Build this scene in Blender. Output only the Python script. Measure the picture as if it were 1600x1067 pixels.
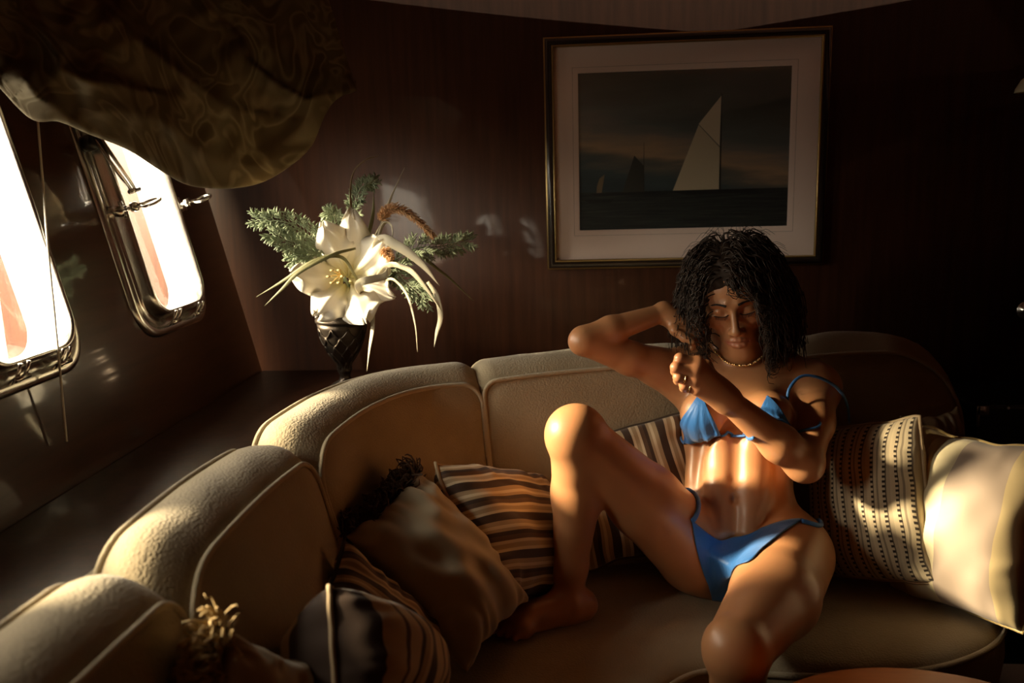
import bpy, bmesh, math, random
import numpy as np
from mathutils import Vector, Matrix

for o in list(bpy.data.objects):
    bpy.data.objects.remove(o)
SC = bpy.context.scene
COL = SC.collection
rng = np.random.RandomState(7)
random.seed(7)
PI = math.pi

# ------------------------------------------------------------------ camera
F = 1350.0                                   # focal length in pixels of the 1600 wide frame
YAW, PITCH, ROLL = math.radians(5), math.radians(11), math.radians(1.6)
CAM = np.array([0.0, 0.0, 1.33])
fw = np.array([-math.sin(YAW)*math.cos(PITCH), math.cos(YAW)*math.cos(PITCH), -math.sin(PITCH)])
rt = np.array([math.cos(YAW), math.sin(YAW), 0.0])
up = np.cross(rt, fw)
_c, _s = math.cos(ROLL), math.sin(ROLL)
rt, up = (_c*rt - _s*up), (_s*rt + _c*up)
cd = bpy.data.cameras.new('camera')
cam = bpy.data.objects.new('camera', cd)
COL.objects.link(cam)
cam.matrix_world = Matrix(((rt[0], up[0], -fw[0], CAM[0]), (rt[1], up[1], -fw[1], CAM[1]),
                           (rt[2], up[2], -fw[2], CAM[2]), (0, 0, 0, 1)))
cd.sensor_width = 36.0
cd.lens = 36.0*F/1600.0
cd.clip_start = 0.02
cd.dof.use_dof = True
cd.dof.focus_distance = 1.85
cd.dof.aperture_fstop = 3.2
SC.camera = cam

# ------------------------------------------------------------------ light: bright hazy daylight outside the portlights
W = bpy.data.worlds.new('world')
SC.world = W
W.use_nodes = True
bg = W.node_tree.nodes['Background']
bg.inputs[1].default_value = 24.0
_tc = W.node_tree.nodes.new('ShaderNodeTexCoord'); _sp = W.node_tree.nodes.new('ShaderNodeSeparateXYZ')
_rp = W.node_tree.nodes.new('ShaderNodeValToRGB'); _mr = W.node_tree.nodes.new('ShaderNodeMapRange')
_mr.inputs[1].default_value = -1; _mr.inputs[2].default_value = 1
_rp.color_ramp.elements[0].position = .47; _rp.color_ramp.elements[0].color = (.15, .135, .11, 1)      # water and quay below the horizon
_rp.color_ramp.elements[1].position = .56; _rp.color_ramp.elements[1].color = (1.0, .88, .68, 1)        # bright haze above it
W.node_tree.links.new(_tc.outputs['Generated'], _sp.inputs[0]); W.node_tree.links.new(_sp.outputs[2], _mr.inputs[0])
W.node_tree.links.new(_mr.outputs[0], _rp.inputs[0]); W.node_tree.links.new(_rp.outputs[0], bg.inputs[0])
SUN_EL, SUN_AZ = math.radians(22.5), math.radians(7.0)      # low sun over the port side, a little from forward of the saloon
sl = bpy.data.lights.new('sun_offscreen', 'SUN'); sl.energy = 21.0; sl.angle = math.radians(6.0); sl.color = (1.0, .80, .50)
so_ = bpy.data.objects.new('sun_offscreen', sl); COL.objects.link(so_); so_.location = (-4, 1, 3)
so_.rotation_euler = Vector((math.cos(SUN_EL)*math.cos(SUN_AZ), math.cos(SUN_EL)*math.sin(SUN_AZ), -math.sin(SUN_EL))).to_track_quat('-Z', 'Y').to_euler()
SC.cycles.caustics_reflective = False
SC.view_settings.view_transform = 'Standard'
SC.view_settings.look = 'None'
SC.view_settings.gamma = 1.0
SC.view_settings.exposure = 0.0
SC.view_settings.use_curve_mapping = False

# ------------------------------------------------------------------ pixel helpers (a pixel gives a direction, a surface gives the distance)
def ray(px, py):
    return fw + rt*((px-800)/F) - up*((py-533.5)/F)
def at(px, py, x=None, y=None, z=None):
    d = ray(px, py)
    t = y/d[1] if y is not None else ((z-CAM[2])/d[2] if z is not None else x/d[0])
    return CAM + d*t

# ------------------------------------------------------------------ generic helpers
def tag(o, label=None, cat=None, group=None, kind=None):
    if label: o['label'] = label
    if cat: o['category'] = cat
    if group: o['group'] = group
    if kind: o['kind'] = kind
    return o

def empty(name, loc, label, cat, group=None):
    o = bpy.data.objects.new(name, None)
    COL.objects.link(o)
    o.location = Vector([float(c) for c in loc])
    o.empty_display_size = 0.05
    return tag(o, label, cat, group)

def mk(name, verts, faces, mat, parent=None, smooth=True, uvs=None, cols=None):
    me = bpy.data.meshes.new(name)
    vs = np.asarray(verts, dtype=np.float64)
    if isinstance(faces, np.ndarray):
        lt, li_, ls = np.full(len(faces), faces.shape[1]), faces.ravel(), np.arange(len(faces))*faces.shape[1]
    else:
        lt = np.array([len(f) for f in faces]); li_ = np.array([i for f in faces for i in f]); ls = np.concatenate([[0], np.cumsum(lt)[:-1]])
    me.vertices.add(len(vs)); me.vertices.foreach_set('co', vs.astype(np.float32).ravel())
    me.loops.add(len(li_)); me.loops.foreach_set('vertex_index', li_.astype(np.int32))
    me.polygons.add(len(lt)); me.polygons.foreach_set('loop_start', ls.astype(np.int32)); me.polygons.foreach_set('loop_total', lt.astype(np.int32))
    me.update(calc_edges=True); me.validate()
    if uvs is not None:
        ul = me.uv_layers.new(name='UVMap')
        li = np.empty(len(me.loops), dtype=np.int32)
        me.loops.foreach_get('vertex_index', li)
        ul.data.foreach_set('uv', np.asarray(uvs, dtype=np.float32)[li].ravel())
    if cols is not None:
        ca = me.color_attributes.new('Col', 'FLOAT_COLOR', 'POINT')
        c4 = np.ones((len(vs), 4), dtype=np.float32)
        c4[:, :3] = cols
        ca.data.foreach_set('color', c4.ravel())
    if smooth:
        me.polygons.foreach_set('use_smooth', [True]*len(me.polygons))
    o = bpy.data.objects.new(name, me)
    if mat is not None:
        me.materials.append(mat)
    COL.objects.link(o)
    if parent is not None:
        o.parent = parent
        o.matrix_parent_inverse = Matrix.Translation(-parent.location) if parent.rotation_euler.to_matrix() == Matrix.Identity(3) else parent.matrix_world.inverted()
    return o

TUBE_F = {}
class MB:
    """collects vertices and faces of one part"""
    def __init__(s): s.v, s.f, s.uv = [], [], []
    def add(s, vs, fs, uv=None):
        n = len(s.v)
        s.v += [tuple(v) for v in vs]
        s.f += [tuple(i+n for i in f) for f in fs]
        s.uv += list(uv) if uv is not None else [(0, 0)]*len(vs)
        return s
    def box(s, c, h, rot=None):
        c = np.array(c, float); h = np.array(h, float)
        vs = []
        for i in (-1, 1):
            for j in (-1, 1):
                for k in (-1, 1):
                    v = np.array([i, j, k])*h
                    if rot is not None: v = rot @ v
                    vs.append(c+v)
        return s.add(vs, [(0,1,3,2),(4,6,7,5),(0,4,5,1),(2,3,7,6),(0,2,6,4),(1,5,7,3)])
    def tube(s, pts, r, n=8, closed=False, caps=True):
        pts = np.asarray(pts, float)
        m = len(pts)
        rr = np.full(m, r, float) if np.isscalar(r) else np.asarray(r, float)
        vs, fs, uv = [], [], []
        if closed: tg = np.roll(pts, -1, 0)-np.roll(pts, 1, 0)
        else: tg = np.gradient(pts, axis=0)
        tg /= np.linalg.norm(tg, axis=1)[:, None]+1e-12
        a = np.array([0, 0, 1.0]) if abs(tg[0][2]) < .9 else np.array([1.0, 0, 0])
        nn = np.cross(tg[0], a); nn /= np.linalg.norm(nn)
        N_ = np.empty((m, 3))
        for i in range(m):
            nn = nn - tg[i]*(nn @ tg[i]); nn = nn/(math.sqrt(nn @ nn)+1e-12); N_[i] = nn
        B_ = np.stack([tg[:, 1]*N_[:, 2]-tg[:, 2]*N_[:, 1], tg[:, 2]*N_[:, 0]-tg[:, 0]*N_[:, 2], tg[:, 0]*N_[:, 1]-tg[:, 1]*N_[:, 0]], 1)
        th = 2*PI*np.arange(n)/n
        vs = (pts[:, None]+rr[:, None, None]*(np.cos(th)[None, :, None]*N_[:, None]+np.sin(th)[None, :, None]*B_[:, None])).reshape(-1, 3)
        uv = [(j/n, i/max(1, m-1)) for i in range(m) for j in range(n)]
        key = (m, n, closed)
        if key not in TUBE_F:
            TUBE_F[key] = [(i*n+j, i*n+(j+1) % n, ((i+1) % m)*n+(j+1) % n, ((i+1) % m)*n+j) for i in range(m if closed else m-1) for j in range(n)]
        fs = list(TUBE_F[key])
        if caps and not closed:
            fs.append(tuple(range(n-1, -1, -1))); fs.append(tuple((m-1)*n+j for j in range(n)))
        return s.add(vs, fs, uv)
    def lathe(s, prof, c, n=32, axis=None):
        c = np.array(c, float)
        X, Y, Z = np.eye(3) if axis is None else axis
        vs, fs = [], []
        for (r, z) in prof:
            for j in range(n):
                th = 2*PI*j/n
                vs.append(c+X*(r*math.cos(th))+Y*(r*math.sin(th))+Z*z)
        for i in range(len(prof)-1):
            for j in range(n):
                j2 = (j+1) % n
                fs.append((i*n+j, i*n+j2, (i+1)*n+j2, (i+1)*n+j))
        fs.append(tuple(range(n-1, -1, -1))); fs.append(tuple((len(prof)-1)*n+j for j in range(n)))
        return s.add(vs, fs)
    def loft(s, loops, cap0=False, cap1=False):
        n = len(loops[0]); vs = [p for l in loops for p in l]; fs = []
        for i in range(len(loops)-1):
            for j in range(n):
                j2 = (j+1) % n
                fs.append((i*n+j, i*n+j2, (i+1)*n+j2, (i+1)*n+j))
        if cap0: fs.append(tuple(range(n-1, -1, -1)))
        if cap1: fs.append(tuple((len(loops)-1)*n+j for j in range(n)))
        return s.add(vs, fs)
    def build(s, name, mat, parent=None, smooth=True):
        return mk(name, s.v, s.f, mat, parent, smooth, s.uv)

def bevel(o, w=.004, seg=2, ang=35):
    m = o.modifiers.new('bevel', 'BEVEL'); m.width = w; m.segments = seg; m.limit_method = 'ANGLE'; m.angle_limit = math.radians(ang)
    return o

def unit(v):
    v = np.asarray(v, float); return v/(np.linalg.norm(v)+1e-12)

def spline(pts, n):
    """Catmull-Rom through pts, n samples"""
    P = np.asarray(pts, float)
    P = np.vstack([2*P[0]-P[1], P, 2*P[-1]-P[-2]])
    k = len(P)-3
    t = np.linspace(0, k-1e-9, n); i = t.astype(int); f = (t-i)[:, None]
    a, b, c, d = P[i], P[i+1], P[i+2], P[i+3]
    return .5*(2*b+(c-a)*f+(2*a-5*b+4*c-d)*f*f+(3*b-a-3*c+d)*f**3)

def fsum(u, v, seed, n=8, lo=1., hi=4.):
    """smooth pseudo noise made of sines, about -1..1"""
    r = np.random.RandomState(seed); out = 0
    for _ in range(n):
        a, b = r.uniform(-hi, hi, 2); s = max(lo, math.hypot(a, b))
        out = out+np.sin(a*u+b*v+r.uniform(0, 2*PI))/s**.5
    return out/n**.5

# ------------------------------------------------------------------ materials
def mat(name, col=(.5, .5, .5), rough=.5, metal=0., **kw):
    m = bpy.data.materials.new(name); m.use_nodes = True
    b = m.node_tree.nodes['Principled BSDF']
    b.inputs['Base Color'].default_value = (*col, 1)
    b.inputs['Roughness'].default_value = rough
    b.inputs['Metallic'].default_value = metal
    for k, v in kw.items():
        b.inputs[k.replace('_', ' ')].default_value = v
    return m
def nodes(m):
    return m.node_tree, m.node_tree.nodes, m.node_tree.links, m.node_tree.nodes['Principled BSDF']
def ramp(nt, stops, interp='LINEAR'):
    r = nt.nodes.new('ShaderNodeValToRGB'); cr = r.color_ramp; cr.interpolation = interp
    while len(cr.elements) < len(stops): cr.elements.new(.5)
    for e, (p, c) in zip(cr.elements, stops):
        e.position = p; e.color = (*c, 1)
    return r
def noise(nt, vec, scale, detail=4, rough=.55):
    n = nt.nodes.new('ShaderNodeTexNoise'); n.inputs['Scale'].default_value = scale
    n.inputs['Detail'].default_value = detail; n.inputs['Roughness'].default_value = rough
    if vec is not None: nt.links.new(vec, n.inputs['Vector'])
    return n
def mapping(nt, out='Object', scale=(1, 1, 1), rot=(0, 0, 0)):
    t = nt.nodes.new('ShaderNodeTexCoord'); mp = nt.nodes.new('ShaderNodeMapping')
    mp.inputs['Scale'].default_value = scale; mp.inputs['Rotation'].default_value = rot
    nt.links.new(t.outputs[out], mp.inputs['Vector'])
    return mp.outputs[0]
def bump(nt, h, strength, dist=.002):
    b = nt.nodes.new('ShaderNodeBump'); b.inputs['Strength'].default_value = strength; b.inputs['Distance'].default_value = dist
    nt.links.new(h, b.inputs['Height']); nt.links.new(b.outputs[0], nt.nodes['Principled BSDF'].inputs['Normal'])
    return b
def math_n(nt, op, a, b=None):
    n = nt.nodes.new('ShaderNodeMath'); n.operation = op
    for i, v in enumerate((a, b)):
        if v is None: continue
        if isinstance(v, (int, float)): n.inputs[i].default_value = v
        else: nt.links.new(v, n.inputs[i])
    return n.outputs[0]

def wood(name, dark, light, rough=.22, scale=(14, 14, 1.2), coat=1.0, coat_rough=.06, spec=.5):
    m = mat(name, dark, rough)
    nt, ns, lk, b = nodes(m)
    n = noise(nt, mapping(nt, 'Object', scale), 3.0, 6, .6)
    r = ramp(nt, [(.3, dark), (.7, light)])
    lk.new(n.outputs[0], r.inputs[0]); lk.new(r.outputs[0], b.inputs['Base Color'])
    b.inputs['Coat Weight'].default_value = coat; b.inputs['Coat Roughness'].default_value = coat_rough
    b.inputs['Specular IOR Level'].default_value = spec
    return m
M = {}
M['hull_wood'] = wood('varnished_mahogany', (.042, .0145, .0065), (.080, .028, .012), .3, (3, 2, 16))
M['bulkhead_wood'] = wood('dark_mahogany', (.042, .0145, .0065), (.080, .028, .012), .5, (16, 16, 1.0), .12, .08, .2)
M['table_wood'] = wood('orange_teak', (.36, .085, .014), (.50, .14, .028), .5, (2, 14, 2), .12, .3, .25)
M['floor_wood'] = wood('dark_floor', (.03, .014, .008), (.05, .022, .012), .4, (12, 1, 1), .3)
M['ceiling'] = M['bulkhead_wood']
M['chrome'] = mat('chrome', (.78, .76, .72), .22, 1.0)
M['brass'] = mat('brass', (.75, .55, .25), .25, 1.0)
M['black'] = mat('black_lacquer', (.008, .008, .008), .35)

def fabric(name, c1, c2, weave=420., strength=.6, rough=.95):
    m = mat(name, c1, rough)
    nt, ns, lk, b = nodes(m)
    v = mapping(nt, 'Object', (1, 1, 1))
    big = noise(nt, v, 7, 3)
    r = ramp(nt, [(.35, c1), (.7, c2)]); lk.new(big.outputs[0], r.inputs[0])
    vo = ns.new('ShaderNodeTexVoronoi'); vo.inputs['Scale'].default_value = weave; lk.new(v, vo.inputs['Vector'])
    lk.new(r.outputs[0], b.inputs['Base Color'])
    bump(nt, vo.outputs['Distance'], strength, .0015).invert = True
    b.inputs['Sheen Weight'].default_value = .25; b.inputs['Sheen Roughness'].default_value = .5
    b.inputs['Specular IOR Level'].default_value = .2
    return m
M['sofa'] = fabric('sofa_weave', (.36, .295, .19), (.42, .35, .235), 230)
M['sofa_piping'] = fabric('sofa_piping', (.46, .385, .26), (.50, .42, .29), 500)

# ------------------------------------------------------------------ the room
WALL_Y = 2.50
SL = .228                                             # outward flare of the hull side
HN = math.hypot(1, SL)
def hull(a, b, n):                                    # a along the boat, b up the planking, n into the room
    return np.array([-.814 - SL*b/HN + n/HN, a, b/HN + SL*n/HN])
def hb(z): return z*HN
PORT_W, PORT_H, PORT_B = .376, .66, hb(.962)
PORTS = [1.900, 1.300, .700]          # two in view, the next of the row lights the near cushions
def rrect(cx, cy, w, h, r, n=8):
    pts = []
    for (sx, sy, a0) in ((1, -1, -90), (1, 1, 0), (-1, 1, 90), (-1, -1, 180)):
        for i in range(n+1):
            a = math.radians(a0+90*i/n)
            pts.append((cx+sx*(w/2-r)+r*math.cos(a), cy+sy*(h/2-r)+r*math.sin(a)))
    return pts
def struct(o): o['kind'] = 'structure'; return o

def wall_hull():
    bm = bmesh.new()
    def loop(pts):
        vs = [bm.verts.new(hull(a, b, 0)) for a, b in pts]
        return [bm.edges.new((vs[i], vs[(i+1) % len(vs)])) for i in range(len(vs))]
    es = loop([(-2.75, -.15), (WALL_Y+.03, -.15), (WALL_Y+.03, hb(2.3)), (-2.75, hb(2.3))])
    for y0 in PORTS:
        es += loop(rrect(y0+PORT_W/2, PORT_B+PORT_H/2, PORT_W-.10, PORT_H-.10, .07))
    bmesh.ops.triangle_fill(bm, use_beauty=True, use_dissolve=False, edges=es)
    bmesh.ops.recalc_face_normals(bm, faces=bm.faces)
    if sum(f.normal.x*f.calc_area() for f in bm.faces) < 0:
        bmesh.ops.reverse_faces(bm, faces=bm.faces)
    me = bpy.data.meshes.new('wall_left'); bm.to_mesh(me); bm.free()
    me.materials.append(M['hull_wood'])
    o = bpy.data.objects.new('wall_left', me); COL.objects.link(o)
    so = o.modifiers.new('thick', 'SOLIDIFY'); so.thickness = .05; so.offset = -1
    return struct(o)
wall_hull()
def slab(name, lo, hi, m):
    lo, hi = np.array(lo), np.array(hi)
    return struct(MB().box((lo+hi)/2, (hi-lo)/2).build(name, m, smooth=False))
slab('floor', (-1.2, -2.8, -.05), (2.5, WALL_Y+.1, 0), M['floor_wood'])
slab('ceiling', (-1.8, -2.8, 2.10), (2.5, WALL_Y+.1, 2.16), M['ceiling'])
slab('wall_back', (-1.8, WALL_Y, -.2), (2.5, WALL_Y+.06, 2.3), M['bulkhead_wood'])
slab('wall_right', (2.3, -2.8, -.2), (2.36, WALL_Y+.1, 2.3), M['bulkhead_wood'])
slab('wall_front', (-1.8, -2.66, -.2), (2.5, -2.6, 2.3), M['bulkhead_wood'])

# glass: thin clear pane
gm = bpy.data.materials.new('portlight_glass'); gm.use_nodes = True
_nt = gm.node_tree; _nt.nodes.remove(_nt.nodes['Principled BSDF'])
_t = _nt.nodes.new('ShaderNodeBsdfTransparent'); _g = _nt.nodes.new('ShaderNodeBsdfGlossy'); _g.inputs['Roughness'].default_value = .02
_mx = _nt.nodes.new('ShaderNodeMixShader')
_mx.inputs[0].default_value = .04; _nt.links.new(_t.outputs[0], _mx.inputs[1]); _nt.links.new(_g.outputs[0], _mx.inputs[2])
_nt.links.new(_mx.outputs[0], _nt.nodes['Material Output'].inputs[0])
M['glass'] = gm

for wi, y0 in enumerate(PORTS):
    ca, cb = y0+PORT_W/2, PORT_B+PORT_H/2
    def L(inset, n, r):
        return [hull(a, b, n) for a, b in rrect(ca, cb, PORT_W-2*inset, PORT_H-2*inset, max(.01, r))]
    mb = MB()
    mb.loft([L(0, 0, .085), L(.002, .008, .083), L(.008, .012, .08), L(.020, .012, .072), L(.026, .008, .07), L(.040, .008, .065), L(.042, .014, .063),
             L(.046, .030, .062), L(.050, .038, .06), L(.054, .041, .058), L(.057, .040, .057), L(.059, .036, .056),
             L(.059, -.06, .056), L(.048, -.06, .06), L(.048, -.004, .06)])
    wobj = struct(mb.build('window_%d' % (wi+1), M['chrome']))
    MB().loft([L(.0585, -.004, .056), L(.0585, .002, .056)], True, True).build('pane', M['glass'], wobj, smooth=False)
    # hinges at the sill, dog bolts with ring nuts on both sides
    for s in (-.055, .075):
        h = MB()
        for q in (-.012, .012):
            h.tube([hull(ca+s+q, PORT_B+.018, .005), hull(ca+s+q, PORT_B+.030, .03), hull(ca+s+q, PORT_B+.052, .045)], .004, 8)
        h.tube([hull(ca+s-.02, PORT_B+.026, .030), hull(ca+s+.02, PORT_B+.026, .030)], .005, 8)
        h.build('hinge', M['chrome'], wobj)
    for sd in ((-1,) if wi == 1 else (-1, 1)):
        a0 = ca+sd*(PORT_W/2-.050); b0 = PORT_B+.31
        d = MB()
        d.box(hull(a0+sd*.014, b0, .022), (.022, .016, .012))
        d.tube([hull(a0+sd*.006, b0-.02, .036), hull(a0+sd*.006, b0+.02, .036)], .006, 10)
        d.tube([hull(a0, b0, .03), hull(a0, b0, .085)], .0055, 10)
        d.lathe([(.011, 0), (.012, .004), (.012, .012), (.008, .016)], hull(a0, b0, .055), 16, (np.array([0, 1.0, 0]), hull(0, 1, 0)-hull(0, 0, 0), hull(0, 0, 1)-hull(0, 0, 0)))
        dog = d.build('dog_bolt', M['chrome'], wobj)
        cc = hull(a0, b0, .105)
        e1 = unit(hull(0, 0, 1)-hull(0, 0, 0)); e2 = unit(np.array([0, .85, .35]))
        MB().tube([cc+.022*(math.cos(t)*e1+.85*math.sin(t)*e2) for t in np.linspace(0, 2*PI, 28, endpoint=False)], .0035, 8, closed=True).build('ring', M['chrome'], dog)
    # hold-open stay on the near side
    st = MB()
    st.tube([hull(y0+.012, PORT_B+.50, .03), hull(y0+.062, PORT_B+.345, .062)], .0045, 8)
    st.tube([hull(y0+.036, PORT_B+.52, .03), hull(y0+.078, PORT_B+.350, .062)], .0045, 8)
    st.tube([hull(y0+.052, PORT_B+.345, .062), hull(y0+.100, PORT_B+.352, .060)], .006, 8)
    sto = st.build('stay_rod', M['chrome'], wobj)
    MB().lathe([(.006, -.01), (.017, -.008), (.019, 0), (.019, .014), (.014, .02)], hull(y0+.016, PORT_B+.468, .02), 18,
               (np.array([0, 1.0, 0]), unit(hull(0, 1, 0)-hull(0, 0, 0)), unit(hull(0, 0, 1)-hull(0, 0, 0)))).build('knob', M['black'], wobj)
    # daylight portal (guides sampling of the sky through this opening)
    pname = 'window_left_%d_portal' % (wi+1) + ('_offscreen' if wi > 1 else '')
    pl = bpy.data.lights.new(pname, 'AREA'); pl.shape = 'RECTANGLE'; pl.size = PORT_W-.11; pl.size_y = PORT_H-.11
    pl.cycles.is_portal = True
    po = bpy.data.objects.new(pname, pl); COL.objects.link(po)
    nz = unit(hull(0, 0, 1)-hull(0, 0, 0)); ny = unit(hull(0, 1, 0)-hull(0, 0, 0)); nx = np.array([0, 1.0, 0])
    cpos = hull(ca, cb, -.075)
    zc = -nz; xc = nx; yc = np.cross(zc, xc)
    po.matrix_world = Matrix(((xc[0], yc[0], zc[0], cpos[0]), (xc[1], yc[1], zc[1], cpos[1]), (xc[2], yc[2], zc[2], cpos[2]), (0, 0, 0, 1)))

# shelf behind the sofa
sh = MB()
poly = [(-1.02, -1.0), (-.665, -1.0), (-.665, 1.50), (-.56, 1.98), (-.36, 2.14), (.0, 2.24), (.0, WALL_Y-.002), (-1.02, WALL_Y-.002)]
n = len(poly)
sh.add([(x if x > -1 else hull(0, hb(z), 0)[0]+.001, y, z) for z in (.735, .762) for x, y in poly],
       [tuple(range(n-1, -1, -1)), tuple(range(n, 2*n))]+[(i, (i+1) % n, n+(i+1) % n, n+i) for i in range(n)])
bevel(struct(sh.build('trim_1', M['bulkhead_wood'], smooth=False)), .006)

# ------------------------------------------------------------------ sofa
sofa = empty('sofa', (.0, 1.7, 0), 'curved corner sofa in beige woven fabric with piped box cushions', 'sofa')
PATH = spline([(-.565, .05, 0), (-.562, .5, 0), (-.558, 1.0, 0), (-.548, 1.38, 0), (-.505, 1.70, 0), (-.395, 1.905, 0), (-.20, 2.005, 0), (.06, 2.08, 0), (.38, 2.15, 0), (.66, 2.19, 0), (.92, 2.205, 0)], 400)
PL = np.concatenate([[0], np.cumsum(np.linalg.norm(np.diff(PATH, axis=0), axis=1))])
def path(s):
    s = np.asarray(s, float)
    p = np.stack([np.interp(s, PL, PATH[:, k]) for k in range(3)], -1)
    q = np.stack([np.interp(s+.01, PL, PATH[:, k]) for k in range(3)], -1); q0 = np.stack([np.interp(s-.01, PL, PATH[:, k]) for k in range(3)], -1)
    t = q-q0; t = t/(np.linalg.norm(t, axis=-1, keepdims=True)+1e-9)
    nrm = np.stack([t[..., 1], -t[..., 0], 0*t[..., 0]], -1)       # to the right of travel: into the room
    return p, t, nrm
def s_of(x=None, y=None):
    return PL[np.argmin(abs(PATH[:, 0]-x))] if x is not None else PL[np.argmin(abs(PATH[:200, 1]-y))]
def back_cushion(s0, s1, zt, r0, r1, seed, zb=.405, T=.062):
    Ls = s1-s0; ol = []
    def arc(cx, cy, r, a0, a1, n):
        return [(cx+r*math.cos(math.radians(a)), cy+r*math.sin(math.radians(a))) for a in np.linspace(a0, a1, n)]
    def seg(p, q, n): return [tuple(np.array(p)+(np.array(q)-np.array(p))*t) for t in np.linspace(0, 1, n, endpoint=False)[1:]]
    a = [(.02, zb)]+seg((.02, zb), (Ls-.02, zb), 14)+arc(Ls-.02, zb+.02, .02, -90, 0, 4)
    b = arc(Ls-r1, zt-r1, r1, 0, 90, 10); c = arc(r0, zt-r0, r0, 90, 180, 10); d = arc(.02, zb+.02, .02, 180, 260, 4)
    o = a+seg(a[-1], b[0], 10)+b+seg(b[-1], c[0], 16)+c+seg(c[-1], d[0], 10)+d
    o = np.array(o); n = len(o)
    o[:, 1] += np.where(o[:, 1] > zt-.15, .010*np.sin(PI*np.clip(o[:, 0]/Ls, 0, 1)), 0)
    cx = np.array([Ls/2, (zb+zt)/2])
    # outward normal of outline
    tg = np.roll(o, -1, 0)-np.roll(o, 1, 0); tg /= np.linalg.norm(tg, axis=1)[:, None]; on = np.stack([tg[:, 1], -tg[:, 0]], 1)
    def world(sz, t):
        sz = np.asarray(sz); p, tt, nn = path(s0+sz[:, 0])
        z = sz[:, 1]; rake = .13*np.clip((zt-z)/(zt-zb), 0, 1)**1.2
        fr = np.clip((t/T+1)/2, 0, 1); tt2 = t+rake*(.15+.85*fr)
        w = p+nn*tt2[:, None]; w[:, 2] = z - .020*fr**2*np.clip((z-zb)/(zt-zb), 0, 1)
        return w
    rows = []
    K = 9
    for side in (1, -1):
        rr = []
        for k in range(K+1):
            f = 1-(k/(K+.35))**1.0
            q = cx+(o-cx)*np.array([f, f])
            bul = (.030 if side > 0 else .012)*(1-f**2.4)
            nse = .004*fsum(q[:, 0]*12, q[:, 1]*12, seed+5)*(1-f)
            rr.append(world(q, np.full(n, side*(T+bul))+side*nse))
        rows.append(rr)
    band = []
    for t in np.linspace(1, -1, 9)[1:-1]:
        q = o+on*(.020*(1-t*t))[..., None] if False else o+on*(.022*(1-t*t))
        q = q+on*(.004*fsum(o[:, 0]*14+t, o[:, 1]*14, seed))[:, None]*(1-t*t)
        band.append(world(q, np.full(n, t*T)))
    loops = rows[0][::-1]+band+rows[1]
    mb = MB(); mb.loft(loops, True, True)
    c_ = mb.build('back_cushion', M['sofa'], sofa)
    for side in (1, -1):
        pt = world(o+on*.002, np.full(n, side*(T+.001)))
        MB().tube(pt[13:], .0052, 8).build('piping', M['sofa_piping'], c_)
    return c_
sA, sB, sC, sD, sE, sF = s_of(y=.12), s_of(y=.935), s_of(y=1.425), s_of(x=-.265), s_of(x=.46), s_of(x=.90)
back_cushion(sA, sB-.004, .865, .09, .05, 1)
back_cushion(sB+.004, sC-.004, .868, .10, .055, 2)
back_cushion(sC+.006, sD-.004, .875, .085, .05, 3)
back_cushion(sD+.004, sE-.004, .878, .035, .06, 4)
back_cushion(sE+.004, sF, .885, .06, .17, 5)
# outer shell of the back
ss = np.linspace(sA-.02, sF-.05, 90); p, t, nn = path(ss)
prof = [(-.070, .06), (-.070, .80), (-.076, .825), (-.09, .835), (-.104, .825), (-.11, .80), (-.11, .06)]
MB().loft([[p[i]+nn[i]*a+np.array([0, 0, z - (.10*max(0, (i-74)/15.)**2)*(z > .5)]) for a, z in prof] for i in range(len(ss))], True, True).build('back_frame', M['sofa'], sofa)
# seat: plan outline from the back line to the front edge
pin, _, nin = path(np.linspace(sA, sF-.02, 60)); back_line = [tuple((p+n_*.02)[:2]) for p, n_ in zip(pin, nin)]
front = [(.86, 2.10), (.885, 1.98), (.88, 1.83), (.845, 1.70), (.78, 1.605), (.66, 1.530), (.52, 1.495), (.40, 1.487), (.30, 1.492), (.225, 1.497), (.17, 1.470), (.130, 1.42), (.105, 1.34), (.095, 1.2), (.09, .9), (.09, .5), (.09, .12)]
front = [tuple(q[:2]) for q in spline([(a, b, 0) for a, b in front], 90)]
plan = np.array(back_line+front); NP_ = len(plan)
def inset(pl_, d):
    tg = np.roll(pl_, -1, 0)-np.roll(pl_, 1, 0); tg /= np.linalg.norm(tg, axis=1)[:, None]+1e-9
    return pl_ + np.stack([tg[:, 1], -tg[:, 0]], 1)*(-d) * SGN
area = .5*np.sum(plan[:, 0]*np.roll(plan[:, 1], -1)-np.roll(plan[:, 0], -1)*plan[:, 1]); SGN = 1 if area > 0 else -1
def ring(d, z): return [(x, y, z) for x, y in inset(plan, d)]
def seat_mesh(name, loops, m, par):
    bm = bmesh.new(); vs = [[bm.verts.new(p) for p in l] for l in loops]
    for a, b in zip(vs, vs[1:]):
        for j in range(NP_):
            bm.faces.new((a[j], a[(j+1) % NP_], b[(j+1) % NP_], b[j]))
    for l in (vs[0], vs[-1]):
        es = [bm.edges.get((l[j], l[(j+1) % NP_])) for j in range(NP_)]
        bmesh.ops.triangle_fill(bm, use_beauty=True, edges=es)
    bmesh.ops.recalc_face_normals(bm, faces=bm.faces)
    for f in bm.faces: f.smooth = True
    me = bpy.data.meshes.new(name); bm.to_mesh(me); bm.free(); me.materials.append(m)
    o = bpy.data.objects.new(name, me); COL.objects.link(o); o.parent = par; o.matrix_parent_inverse = Matrix.Translation(-par.location)
    return o
SEAT_Z = .430
sc_ = seat_mesh('seat_cushion', [ring(.02, .262), ring(.004, .268), ring(0, .28), ring(-.006, .34), ring(0, .402), ring(.010, .416), ring(.03, .423), ring(.055, .428), ring(.07, SEAT_Z)], M['sofa'], sofa)
fl = inset(plan, -.001)[60:]
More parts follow.
